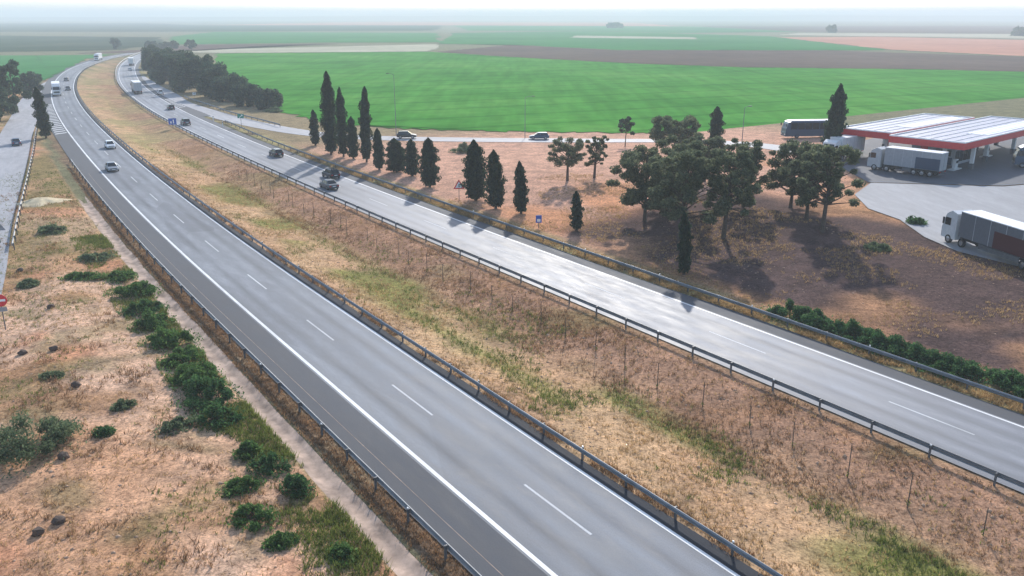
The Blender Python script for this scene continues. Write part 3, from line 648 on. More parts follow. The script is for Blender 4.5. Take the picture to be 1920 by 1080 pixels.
def coach(loc, rz, label):
    root = empty('coach', loc, rz, label, 'coach'); hl = 6.4
    prof = [(-hl, 0.4), (-hl, 3.25), (-hl + 0.2, 3.55), (hl - 1.2, 3.6), (hl - 0.6, 3.4), (hl - 0.1, 2.0), (hl, 1.0), (hl, 0.4)]
    MB().loft([[(x, y, z) for y, z in prof] for x in (-1.25, -1.22, 1.22, 1.25)]).build('body', 'coach_blue', root, bevel=0.06)
    MB().box(-1.2, 1.2, -hl + 0.2, hl - 1.0, 3.57, 3.72, (0.12, 0.2)).build('roof', 'white_paint', root, bevel=0.04)
    MB().add([(-1.12, hl - 0.0, 1.2), (1.12, hl - 0.0, 1.2), (1.12, hl - 0.56, 3.38), (-1.12, hl - 0.56, 3.38), (-1.12, hl - 0.2, 1.2), (1.12, hl - 0.2, 1.2), (1.12, hl - 0.75, 3.38), (-1.12, hl - 0.75, 3.38)],
             [(0, 1, 2, 3), (7, 6, 5, 4), (0, 4, 5, 1), (1, 5, 6, 2), (2, 6, 7, 3), (3, 7, 4, 0)]).build('windscreen', 'glass_light', root)
    for sx in (1, -1):
        for k in range(7):
            y = -hl + 0.6 + k * 1.6
            MB().box(sx * 1.255 - 0.012, sx * 1.255 + 0.012, y, y + 1.5, 1.85, 3.2).build('side_window', 'glass', root)
        MB().box(sx * 0.9 - 0.2, sx * 0.9 + 0.2, hl - 0.04, hl + 0.03, 0.7, 0.95).build('headlight', 'lamp_clear', root)
        MB().box(sx * 1.4 - 0.1, sx * 1.4 + 0.1, hl - 0.1, hl + 0.1, 2.5, 3.1).build('mirror', 'black_plastic', root)
        for yy in (hl - 2.6, -hl + 2.6, -hl + 3.9): wheel(root, sx * 1.1, yy, 0.5, 0.3)
    return root
def on_road(fn, s, n0, toward, *a, **k):
    p = Pt(s, n0, 0.006); rz = heading(s, n0) + (math.pi if toward else 0); return fn((p.x, p.y, p.z), rz, *a, **k)
on_road(car, 163, 23.5, True, 'car_silver2', 'silver car coming toward camera, nearest on the left carriageway')
on_road(car, 192, 26.9, True, 'car_white', 'pale car in inner lane behind the nearest oncoming car', 'hatch')
on_road(truck, 338, 23.4, True, 'car_white', 'white_paint', 'white articulated lorry coming down the left carriageway by the hatching', 15.5)
on_road(car, 356, 27.1, True, 'car_grey', 'grey car overtaking the white lorry on left carriageway', 'hatch')
on_road(car, 408, 25.8, True, 'car_black', 'small dark car following the white lorry in the distance')
on_road(truck, 590, 24.5, True, 'car_white', 'offwhite', 'farthest pale lorry at the bend of left carriageway', 14.0)
on_road(car, 126, 51.1, False, 'car_grey', 'dark grey car beside median rail, nearest on right carriageway')
on_road(car, 134.5, 54.9, False, 'car_black', 'black car in outer lane alongside the dark grey car', 'suv')
on_road(car, 162.5, 54.8, False, 'car_black', 'black car alone in outer lane left of the cypresses', 'estate')
on_road(car, 224, 51.0, False, 'car_grey', 'grey car beside the blue sign on right carriageway', 'suv')
on_road(car, 264, 54.4, False, 'car_black', 'dark car heading away where the exit slip road starts', 'hatch')
on_road(truck, 330, 52.0, False, 'car_black', 'truck_grey', 'grey lorry heading away past the dark roadside trees', 14.0)
on_road(car, 318, 58.6, False, 'car_white', 'white van turning off onto the exit slip road', 'van')
on_road(car, 470, 54.6, False, 'car_white', 'tiny white car heading away at end of right carriageway', 'estate')
on_road(truck, 520, 54.8, False, 'car_white', 'offwhite', 'distant pale lorry heading away before the far bend', 14.0)
def sl(x, y): s_, n_ = XY2SN(x, y); return float(plateau(s_, n_))
car((-105.0, 180.5, -0.01), heading(208, 20), 'car_blue', 'dark blue car on the left service road by the cypress', 'sedan', 'cars on the service roads')
car((-23.5, 190.6, -0.01), R(-86), 'car_black', 'black car crossing behind the cypress row on the service road', 'suv', 'cars on the service roads')
car((6.0, 189.4, -0.01), R(92), 'car_blue', 'dark blue car on service road in front of green field', 'estate', 'cars on the service roads')
d = Vector((0.21, -0.978)); q = Vector((0.978, 0.21)); c = Vector((49.6, 95.5)) + d * 8.2 + q * 1.3
truck((c.x, c.y, 1.2 + 0.02), math.atan2(-(-d).x, (-d).y), 'offwhite', 'truck_dark', 'parked grey lorry with dark red lower side at right edge', 16.4, 'maroon_paint', group='lorries at the services')
truck((93.0, 143.5, 1.24), R(70), 'car_blue', 'car_blue', 'dark blue lorry in shade under right end of canopy', 14.0, group='lorries at the services')
truck((60.2, 154.6, 1.24), R(131), 'car_white', 'offwhite', 'white lorry parked at left end of the canopies', 11.0, group='lorries at the services')
truck((65.1, 139.7, 1.24), R(41.4), 'truck_grey', 'truck_lorry', 'big pale grey lorry left of the front canopy columns', 12.0, 'car_blue', group='lorries at the services')
coach((64.5, 184.0, sl(64.5, 184.0) + 0.01), R(96), 'dark blue coach with white roof parked behind the tall cypress')

# ------------------------------------------------------------------ petrol station
C0 = Vector((73.1, 137.4)); U = Vector((0.75, 0.661)).normalized(); Vv = Vector((-U.y, U.x)); uz = math.atan2(U.y, U.x)
def canopy(name, label, u0, u1, v0, v1, ztop, cols, nridge):
    o = C0 + U * u0 + Vv * v0; lu, lv = u1 - u0, v1 - v0
    root = empty(name, (o.x, o.y, 1.2), uz, label, 'canopy', 'petrol station canopies'); zt = ztop - 1.2
    MB().box(0.15, lu - 0.15, 0.15, lv - 0.15, zt - 0.95, zt - 0.25).build('soffit', 'offwhite', root)
    rf = MB().box(0.3, lu - 0.3, 0.3, lv - 0.3, zt - 0.246, zt - 0.12).build('roof', 'canopy_roof', root)
    for k in range(1, nridge):
        y = 0.3 + (lv - 0.6) * k / nridge
        MB().box(0.3, lu - 0.3, y - 0.06, y + 0.06, zt - 0.119, zt - 0.03).build('roof_seam', 'offwhite', rf)
    MB().box(lu * 0.30, lu * 0.97, lv * 0.12, lv * 0.40, zt - 0.118, zt - 0.06).build('skylight', 'skylight', rf)
    for nm, mt, za, zb in (('fascia', 'red_paint', zt - 1.2, zt - 0.12), ('white_trim', 'white_paint', zt - 0.118, zt + 0.08)):
        w = 0.15 if nm == 'fascia' else 0.22
        for b in ((0, lu, 0, w), (0, lu, lv - w, lv), (0, w, w + 0.002, lv - w - 0.002), (lu - w, lu, w + 0.002, lv - w - 0.002)):
            MB().box(b[0], b[1], b[2], b[3], za, zb).build(nm, mt, root)
    for (u, v) in cols:
        cm = MB().box(u - 0.28, u + 0.28, v - 0.28, v + 0.28, 0.02, zt - 0.94).build('column', 'offwhite', root)
        MB().box(u - 0.33, u + 0.33, v - 0.33, v + 0.33, 0.03, 1.0).build('column_guard', 'steel_dull', cm)
    return root
canopy('petrol_canopy', 'large red-edged petrol station canopy running out of frame at right', 0, 44, 0, 12.5, 6.5, [(2.6, 4.0), (7.6, 1.3), (18, 3), (18, 9.5), (31, 3), (31, 9.5), (41, 3), (41, 9.5)], 6)
canopy('petrol_canopy', 'red-edged canopy behind, nearer the coach and tall cypress', 4, 40, 14, 24, 6.4, [(3, 2), (3, 8), (15, 2), (15, 8), (27, 5), (33, 5)], 5)
def shop():
    o = C0 + U * 9.0 + Vv * 4.8; root = empty('station_shop', (o.x, o.y, 1.22), uz, 'low grey station shop with dark windows beneath the large canopy', 'building')
    MB().box(0, 7.5, 0, 7.5, 0, 3.5).build('wall', 'wall_grey', root)
    MB().box(-0.2, 7.7, -0.2, 7.7, 3.5, 3.85).build('roof', 'truck_dark', root)
    for k in range(4):
        w = MB().box(0.4 + 1.75 * k, 1.95 + 1.75 * k, -0.05, -0.005, 0.5, 2.4).build('window', 'glass', root)
        MB().box(0.36 + 1.75 * k, 1.99 + 1.75 * k, -0.08, -0.052, 2.4, 2.5).build('frame', 'steel_dull', w)
    MB().box(-0.04, -0.004, 0.3, 7.2, 0.05, 1.3).build('lower_panel', 'car_blue', root)
    w = MB().box(-0.05, -0.005, 0.6, 3.2, 1.5, 2.5).build('window', 'glass', root); MB().box(-0.08, -0.052, 0.55, 3.25, 2.5, 2.6).build('frame', 'steel_dull', w)
    MB().box(-0.14, -0.07, 4.6, 5.9, 2.0, 3.05).build('red_panel', 'sign_red', root)
shop()
def pump(x, y, label):
    root = empty('fuel_pump', (x, y, 1.23), uz, label, 'fuel pump', 'fuel pumps under the canopies')
    MB().box(-1.6, 1.6, -0.55, 0.55, 0, 0.16).build('island', 'offwhite', root)
    MB().box(-0.5, 0.5, -0.28, 0.28, 0.16, 1.75).build('cabinet', 'offwhite', root, bevel=0.04)
    MB().box(-0.42, 0.42, -0.31, -0.282, 1.1, 1.55).build('display', 'glass', root)
    MB().tube([(0.5, 0, 1.5), (0.68, 0, 1.2), (0.62, 0, 0.6), (0.52, 0, 0.9)], 0.03, 6).build('hose', 'black_plastic', root)
for (u, v, lb) in ((5.2, 3.0, 'fuel pump between the two front canopy columns'), (24, 5, 'fuel pump in shade under the middle of the large canopy')):
    p = C0 + U * u + Vv * v; pump(p.x, p.y, lb)

# ------------------------------------------------------------------ signs, posts, masts
def post_sign(name, loc, rz, label, builder, h, cat='sign'):
    root = empty(name, loc, rz, label, cat, 'road signs'); 
    MB().tube([(0, 0, -0.2), (0, 0, h)], 0.045, 8).build('pole', 'steel_dull', root); builder(root, h); return root
def disc(root, r, y0, y1, z, mat, name, n=28):
    MB().loft([[(r * math.cos(2 * math.pi * j / n), y, z + r * math.sin(2 * math.pi * j / n)) for j in range(n)] for y in (y0, y1)]).build(name, mat, root)
def tri(root, r, y0, y1, z, mat, name):
    p = [(r * math.cos(a), r * math.sin(a)) for a in (R(90), R(210), R(330))]
    return MB().loft([[(x, y, z + zz) for x, zz in p] for y in (y0, y1)]).build(name, mat, root)
def warn_front(root, h):
    z = h - 0.55; tri(root, 0.95, -0.075, -0.05, z, 'sign_red', 'panel'); tri(root, 0.62, -0.082, -0.076, z, 'white_paint', 'face')
    MB().box(-0.05, 0.05, -0.09, -0.083, z - 0.2, z + 0.25).build('symbol', 'sign_black', root); MB().box(0.05, 0.2, -0.09, -0.083, z - 0.12, z - 0.03).build('symbol', 'sign_black', root)
def warn_back(root, h):
    z = h - 0.55; tri(root, 0.95, 0.05, 0.075, z, 'sign_grey', 'panel'); MB().box(-0.45, 0.45, 0.02, 0.049, z - 0.06, z).build('bracket', 'steel_dull', root)
def no_entry(root, h):
    z = h - 0.5; disc(root, 0.55, -0.08, -0.05, z, 'sign_red', 'panel'); MB().box(-0.4, 0.4, -0.092, -0.081, z - 0.1, z + 0.1).build('white_bar', 'white_paint', root)
    MB().box(-0.42, 0.42, -0.08, -0.05, z - 1.0, z - 0.62).build('plate', 'sign_grey', root)
def blue_panel(root, h):
    MB().box(-0.38, 0.38, -0.08, -0.05, h - 1.0, h).build('panel', 'sign_blue', root); MB().box(-0.22, 0.22, -0.09, -0.081, h - 0.85, h - 0.5).build('white_mark', 'white_paint', root)
def blue_square(root, h):
    MB().box(-0.9, 0.9, -0.08, -0.05, h - 1.5, h).build('panel', 'sign_blue', root); MB().box(0.1, 0.35, -0.09, -0.081, h - 1.2, h - 0.3).build('white_mark', 'white_paint', root); MB().box(-0.5, -0.2, -0.09, -0.081, h - 1.2, h - 0.7).build('white_mark', 'white_paint', root)
def exit_sign(root, h):
    MB().box(-0.75, 0.75, -0.08, -0.05, h - 1.0, h).build('panel', 'sign_green', root); MB().prism([(0, 0), (0.001, 0), (0, 0.001)], 0, 0.001)
    MB().add([(-0.4, -0.09, h - 0.8), (0.2, -0.09, h - 0.35), (0.05, -0.09, h - 0.2), (0.5, -0.09, h - 0.15), (0.42, -0.09, h - 0.6), (0.3, -0.09, h - 0.45), (-0.3, -0.09, h - 0.9)], [(0, 1, 2, 3, 4, 5, 6)]).build('white_arrow', 'white_paint', root)
def white_panel(root, h):
    MB().box(-0.5, 0.5, -0.08, -0.05, h - 0.7, h).build('panel', 'white_paint', root); MB().box(-0.3, 0.3, -0.09, -0.081, h - 0.45, h - 0.25).build('symbol', 'sign_black', root)
H1 = heading(105, 50)
p = Pt(106, 63.5 - 0.2); post_sign('warning_sign', (p.x, p.y, gz(p.x, p.y)), 0.15, 'red-bordered warning triangle sign left of the largest front cypress', warn_front, 2.9)
p = Pt(86, 63.3); post_sign('blue_sign', (p.x, p.y, gz(p.x, p.y)), 0.1, 'small blue and white roadside sign right of the single cypress', blue_panel, 1.7)
p = Pt(219, 47.0); post_sign('blue_sign', (p.x, p.y, gz(p.x, p.y)), 0.35, 'square blue sign in median behind the guardrail', blue_square, 2.4)
p = Pt(211, 61.6); post_sign('exit_sign', (p.x, p.y, 0), 0.3, 'green exit arrow sign standing at the gore of slip road', exit_sign, 3.2)
post_sign('small_sign', (-102.1, 278.5, 0), 0.3, 'small white sign on a pole before the dark tree row', white_panel, 2.6)
post_sign('no_entry_sign', (-44.2, 69.4, gz(-44.2, 69.4)), 0.35, 'red round no entry sign cut by left edge of frame', no_entry, 3.2)
post_sign('warning_sign', (-61.6, 98.9, gz(-61.6, 98.9)), 0.3, 'grey back of a triangular sign beside left service road', warn_back, 2.6)
def delineator(s, n, label):
    p = Pt(s, n); root = empty('marker_post', (p.x, p.y, 0), heading(s, n), label, 'marker post', 'marker posts')
    MB().box(-0.09, 0.09, -0.05, 0.05, -0.1, 1.35).build('body', 'white_paint', root, bevel=0.02); MB().box(-0.095, 0.095, -0.055, 0.055, 1.0, 1.2).build('black_band', 'sign_black', root)
delineator(214, 56.6 + 1.2, 'white marker post at start of the slip road guardrail'); delineator(228, 58.8, 'white marker post farther up at the slip road gore')
def mast(x, y, h, label, arm=1.6, ra=0.0):
    root = empty('lamp_post', (x, y, gz(x, y)), ra, label, 'lamp post', 'lamp posts by the service road')
    MB().tube([(0, 0, -0.1), (0, 0, h * 0.5), (0, 0, h)], [0.09, 0.07, 0.045], 8).build('pole', 'steel', root)
    MB().tube([(0, 0, h - 0.1), (arm * 0.5, 0, h + 0.2), (arm, 0, h + 0.25)], 0.04, 6).build('arm', 'steel', root)
    MB().box(arm - 0.1, arm + 0.55, -0.14, 0.14, h + 0.18, h + 0.32).build('lamp_head', 'steel_dull', root, bevel=0.03)
mast(-26.7, 197.0, 13.5, 'tall lamp post in front of green field, above the black car', 1.2, R(180))
mast(2.9, 186.0 + 5, 9.0, 'thin lamp post behind the service road above pink ground')
mast(45.2, 167.5, 8.0, 'pale lamp post left of the blue coach', 0.8)

# ------------------------------------------------------------------ vegetation
def quads(C, size, stretch=1.0, up=0.0, out=None):
    """leaf-sized quads round centres C (N,3); up: bias of the long axis to the vertical"""
    N = len(C); a = rng.normal(size=(N, 3)); a[:, 2] += up * 2.5; a /= np.linalg.norm(a, axis=1)[:, None]
    b = np.cross(a, rng.normal(size=(N, 3))); b /= np.linalg.norm(b, axis=1)[:, None] + 1e-9
    sz = (size * rng.uniform(0.6, 1.35, N))[:, None]; a = a * sz * stretch; b = b * sz * 0.62
    V = np.stack([C - a, C - a * 0.1 + b, C + a, C + a * 0.1 - b], 1).reshape(-1, 3); F = np.arange(4 * N).reshape(-1, 4); return V, F
def merge(parts):
    V = []; F = []; k = 0
    for v, f in parts: V.append(v); F.append(np.asarray(f) + k); k += len(v)
    return np.concatenate(V), np.concatenate(F)
def blob(c, r, n, hollow=0.35):
    d = rng.normal(size=(n, 3)); d /= np.linalg.norm(d, axis=1)[:, None]; t = rng.uniform(hollow, 1, n) ** 0.6
    return np.array(c) + d * t[:, None] * np.array(r)
def spindle(h, w, z0, fn, k=0.62):
    rows, n = 12, 10; V = []; F = []
    for i in range(rows + 1):
        t = i / rows; r = fn(t) * w / 2 * k * (0.9 + 0.2 * random.random())
        for j in range(n): V.append((r * math.cos(2 * math.pi * j / n), r * math.sin(2 * math.pi * j / n), z0 + t * h))
    for i in range(rows):
        for j in range(n): F.append((i * n + j, i * n + (j + 1) % n, (i + 1) * n + (j + 1) % n, (i + 1) * n + j))
    return np.array(V), np.array(F)
def cypress(s, n, H, W, label, leaf=0.13, group='cypress trees', xy=None, mat='cypress_leaf', blunt=0.5, stem=0.05):
    x, y = xy if xy else SN(s, n); root = empty('cypress_tree', (x, y, gz(x, y)), random.uniform(0, 6), label, 'tree', group)
    prof = lambda t: max(0.04, min(1, 0.74 + 1.6 * t) * max(0.0, 1 - t ** (3.2 + 2.5 * blunt)) ** 0.8)
    W = W * 0.86; z0 = H * stem; hh = H - z0; area = math.pi * W * hh * 0.75; N = int(min(9000, area * 60 * (0.2 / leaf) ** 2))
    t = rng.beta(1.15, 1.25, N); th = rng.uniform(0, 2 * math.pi, N)
    pr = np.array([prof(q) for q in t]) * W / 2
    wob = 0.95 + 0.15 * np.sin(th * 3 + t * 9 + random.random() * 6) + 0.18 * np.sin(th * 5 - t * 23 + random.random() * 6)
    ph = random.random() * 6; gap = np.sin(th * 2 + t * 13 + ph) * np.sin(th * 3.0 - t * 17 + ph * 2); rr = pr * wob * rng.uniform(0.6, 1.12, N) * (1 + 0.16 * np.sin(t * 31 + ph)); rr = np.where(gap < -0.45, rr * 0.72, rr)
    C = np.stack([rr * np.cos(th), rr * np.sin(th), z0 + t * hh], 1)
    lean = random.uniform(-0.05, 0.05); C[:, 0] += lean * C[:, 2] * t
    V, F = merge([quads(C, leaf, 1.35, 0.9), spindle(hh * 0.95, W, z0, prof)])
    link('crown', fastmesh('crown', V, F), mat, root)
    MB().tube([(0, 0, -0.3), (0, 0, z0 + 0.2), (0, 0, H * 0.5)], [0.16 + W * 0.03, 0.14 + W * 0.02, 0.06], 8).build('trunk', 'bark', root)
    return root
def limb(mb, p0, p1, r0, r1):
    m = (Vector(p0) + Vector(p1)) / 2 + Vector((random.uniform(-.25, .25), random.uniform(-.25, .25), random.uniform(-0.1, .35))); mb.tube([p0, m, p1], [r0, (r0 + r1) / 2, r1], 6)
def pine(s, n, H, W, label, base=0.4, leaf=0.13, dens=1.0, xy=None, tr=None, mat='pine_leaf', group='pine trees', bark='bark', clumps=None, fork=False, squash=1.0):
    x, y = xy if xy else SN(s, n); root = empty('pine_tree', (x, y, gz(x, y)), random.uniform(0, 6), label, 'tree', group)
    tr = tr or 0.10 + H * 0.014; zc = H * base; k = clumps or int(24 + W * 3.0); mb = MB()
    bx, by = random.uniform(-.05, .05) * H, random.uniform(-.05, .05) * H
    top = Vector((bx, by, H * 0.86)); mid = Vector((bx * 0.3, by * 0.3, zc))
    mb.tube([(0, 0, -0.4), (0, 0, 0.05), mid * 0.5, mid, mid.lerp(top, 0.5), top], [tr * 1.5, tr * 1.2, tr, tr * 0.85, tr * 0.5, tr * 0.15], 9)
    parts = []
    for i in range(k):
        u = (i + 0.5) / k; a = i * 2.4 + random.uniform(-.4, .4)
        zz = zc + (H * 0.9 - zc) * (u ** 0.85); env = math.sqrt(max(0.05, 1 - ((zz - (zc + (H - zc) * 0.35)) / ((H - zc) * 0.72)) ** 2))
        rad = W / 2 * env * math.sqrt(random.uniform(0.08, 1.0)) * random.uniform(0.8, 1.25)
        c = Vector((mid.x + (top.x - mid.x) * u + rad * math.cos(a), mid.y + (top.y - mid.y) * u + rad * math.sin(a), zz))
        cr_ = W * (random.uniform(0.07, 0.15) if not clumps else random.uniform(0.13, 0.22)); st = mid.lerp(top, max(0, u * 0.8 - 0.1)); limb(mb, st, c, tr * 0.42 * (1 - u * 0.5), 0.03)
        parts.append(quads(blob(c, (cr_, cr_, cr_ * 0.7 * squash), int(430 * dens * cr_ ** 2 * (0.13 / leaf) ** 1.5 + 50), 0.05), leaf, 1.2))
    parts.append(quads(blob(mid.lerp(top, 0.55), (W * 0.30, W * 0.30, (H - zc) * 0.36), int(160 * dens), 0.1), leaf, 1.2))
    V, F = merge(parts); link('crown', fastmesh('crown', V, F), mat, root); mb.build('trunk', bark, root, smooth=True); return root
def shrub(x, y, W, H, label, mat='shrub_leaf', leaf=0.075, group=None, dens=1.0, lumps=5):
    root = empty('shrub', (x, y, gz(x, y)), random.uniform(0, 6), label, 'shrub', group); parts = []; mb = MB(); lumps = lumps * 2 + 2
    ax, ay = random.uniform(0.85, 1.3), random.uniform(0.65, 1.0)
    for i in range(lumps):
        a = i * 2.4 + random.random(); r = W * 0.5 * math.sqrt(random.random()) * 0.95; h = H * (1 - (r / (W * 0.62)) ** 2) * random.uniform(0.45, 0.95)
        c = (r * math.cos(a) * ax, r * math.sin(a) * ay, h * 0.72); rad = W * random.uniform(0.09, 0.2)
        pts = blob(c, (rad, rad, max(0.12, h * 0.42)), int(620 * dens * (rad / 0.45) ** 1.2 / max(1, lumps / 6)) + 50, 0.0); pts[:, 2] = np.abs(pts[:, 2]); parts.append(quads(pts, leaf, 1.25, 0.15))
        mb.tube([(c[0] * 0.3, c[1] * 0.3, -0.15), (c[0] * 0.6, c[1] * 0.6, c[2] * 0.7), (c[0] * 1.05, c[1] * 1.05, c[2] + rad * 1.1)], [0.03, 0.02, 0.008], 5)
    n = int(520 * dens); rr = W * 0.72 * np.sqrt(rng.random(n)); th = rng.uniform(0, 6.28, n); parts.append(quads(np.stack([rr * np.cos(th) * ax, rr * np.sin(th) * ay, np.abs(rng.normal(0.1, 0.16, n)) * H], 1), leaf, 1.3, 0.4))
    V, F = merge(parts); link('foliage', fastmesh('foliage', V, F), mat, root); mb.build('stem', 'bark', root); return root

# cypress row between the right carriageway and the service road, left to right
for a in [
    (172, 67.7, 7.4, 2.0, 'slim short cypress at left end of the cypress row'),
    (158, 65.3, 16.0, 3.3, 'tallest broad dark cypress at left of the row'),
    (160.5, 66.6, 14.6, 2.3, 'tall cypress fused to left side of the tallest one'),
    (154.5, 66.4, 13.2, 2.2, 'cypress fused to right side of the tallest one'),
    (151, 66.9, 8.0, 2.2, 'short cypress between the tallest and the slim tall cypress'),
    (146, 67.3, 13.8, 2.3, 'slim tall pointed cypress, second tallest of the row'),
    (137, 65.5, 7.3, 2.0, 'small pointed cypress just right of slim tall cypress'),
    (133, 66.9, 5.9, 3.7, 'low broad bushy cypress below the service road car'),
    (128, 67.3, 6.2, 2.6, 'low cypress right of the broad bushy one'),
    (118, 65.1, 7.8, 3.2, 'dense medium cypress with bare pink ground at its right'),
    (105, 65.6, 8.9, 3.6, 'large cypress directly behind the warning triangle'),
    (99, 65.2, 8.3, 2.7, 'cypress touching the large one behind the triangle, on its right'),
    (94, 66.1, 7.2, 2.0, 'lone narrow cypress on pink ground above the rail'),
    (82, 66.3, 5.0, 1.6, 'smallest lone cypress in front of the two small pines')]:
    cypress(*a)
cypress(217, 22.4, 11.2, 3.0, 'dark tall cypress between left service road and motorway', xy=(-104.6, 191.6))
cypress(95, 136.3, 13.2, 3.6, 'tall dark cypress in front of the blue coach', leaf=0.24)
cypress(114, 126.2, 8.4, 2.8, 'square-topped cypress rising behind the middle pines', blunt=1.0)
pine(131, 118.2, 6.5, 3.2, 'small round tree on thin trunk beside the service road', 0.38, 0.22, 1.2, tr=0.1, mat='far_leaf', clumps=9, group='small trees')
# pines on the slope before the service area
cypress(60.5, 63.6, 6.6, 1.45, 'slim dark cypress before the pines, nearest the motorway rail', blunt=1.0)
for a in [
    (105, 82.8, 7.2, 5.4, 'left one of two small pines on pink ground', 0.35, 0.12, 0.6),
    (104, 87.5, 7.2, 3.6, 'right, narrower one of two small pines on pink ground', 0.3, 0.12, 1.0),
    (79, 75.2, 10.0, 8.6, 'broad pine at left of the large pine group', 0.2),
    (70, 72.5, 11.6, 8.2, 'pine rising directly behind the slim dark cypress', 0.24),
    (67, 76.8, 11.6, 7.0, 'pine with long bare trunk right of the slim cypress', 0.32),
    (82, 83.5, 9.8, 7.6, 'pine half hidden behind the middle of the group', 0.2),
    (76, 90.6, 9.8, 6.6, 'dark dense pine at right side of middle group', 0.18),
    (72, 95.5, 9.6, 7.2, 'leafy pine left of the tall cypress by the services', 0.18),
    (61, 87.4, 11.4, 6.2, 'pine with bare trunk in front of the pale lorry park', 0.3),
    (66, 91.0, 10.3, 6.6, 'pine between the leafy one and the lorry park pine', 0.2),
    (111, 112.7, 7.8, 8.6, 'pine with forked trunk standing behind the broad pine', 0.36),
    (92, 100, 7.8, 6.4, 'small pine behind the middle of pine group', 0.30)]:
    pine(*a)
# dark row of trees beside the far motorway
row = [(-189, 455, 9.5, 10), (-170, 412, 10, 10), (-151, 374, 10.5, 11), (-139, 350, 11, 10), (-127, 331, 11.5, 10), (-115, 312, 11, 10), (-103, 291, 10, 9), (-93, 277, 7, 8), (-83, 262, 5.5, 7), (-75, 254, 5, 6)]
names = ['farthest tree of the dark row beside the motorway', 'second farthest tree of the dark row beside motorway', 'third farthest tree of the dark roadside row', 'tree fourth from far end of the dark roadside row', 'tall tree in middle of the dark roadside row',
         'tree just nearer than the middle of dark roadside row', 'fourth nearest tree of the dark roadside row', 'third nearest, lower tree of the dark roadside row', 'second nearest low tree of the dark roadside row', 'nearest and lowest tree of the dark roadside row']
for (x, y, h, w), lb in zip(row, names):
    pine(0, 0, h * 1.12, w * 1.25, lb, 0.08, 0.34, 1.1, xy=(x + 2.5, y + 1), mat='far_leaf', group='dark tree row beside the motorway', clumps=22, squash=1.5)
for x, y, h, w, lb in ((-140, 244, 15, 8, 'tallest tree in the clump left of the service road'), (-133, 223, 9, 9, 'broad tree at left edge below the tallest one'), (-127, 207, 6, 6, 'low dark tree cut by the left frame edge'), (-164, 297, 8, 8, 'tree behind the clump near start of left slip road'), (-150, 250, 9, 9, 'tree at far left of the clump by service road')):
    pine(0, 0, h, w, lb, 0.14, 0.3, 1.1, xy=(x, y), mat='far_leaf', group='trees left of the service road', clumps=14, squash=1.3)
for i, (x, y, h, w, lb) in enumerate(((-326, 727, 9, 9, 'far lone tree left of the vanishing motorway'), (-300, 735, 6, 14, 'far low clump of trees where the motorway vanishes'), (-283, 730, 6, 12, 'far low trees right of where the motorway vanishes'), (-262, 720, 8, 9, 'far tree before the pale stubble strip'))):
    pine(0, 0, h, w, lb, 0.12, 0.7, 0.4, xy=(x, y), mat='far_leaf', group='far trees at the bend', clumps=12)
for x, y, h, w, lb in ((230, 2000, 10, 34, 'distant dark wood patch on far green field'), (512, 1416, 12, 14, 'distant single tree on the right skyline fields'), (700, 1200, 9, 40, 'distant low hedge near pink fields at right')):
    pine(0, 0, h, w, lb, 0.1, 2.2, 0.35, xy=(x, y), mat='far_leaf', group='distant trees in the fields', clumps=14)

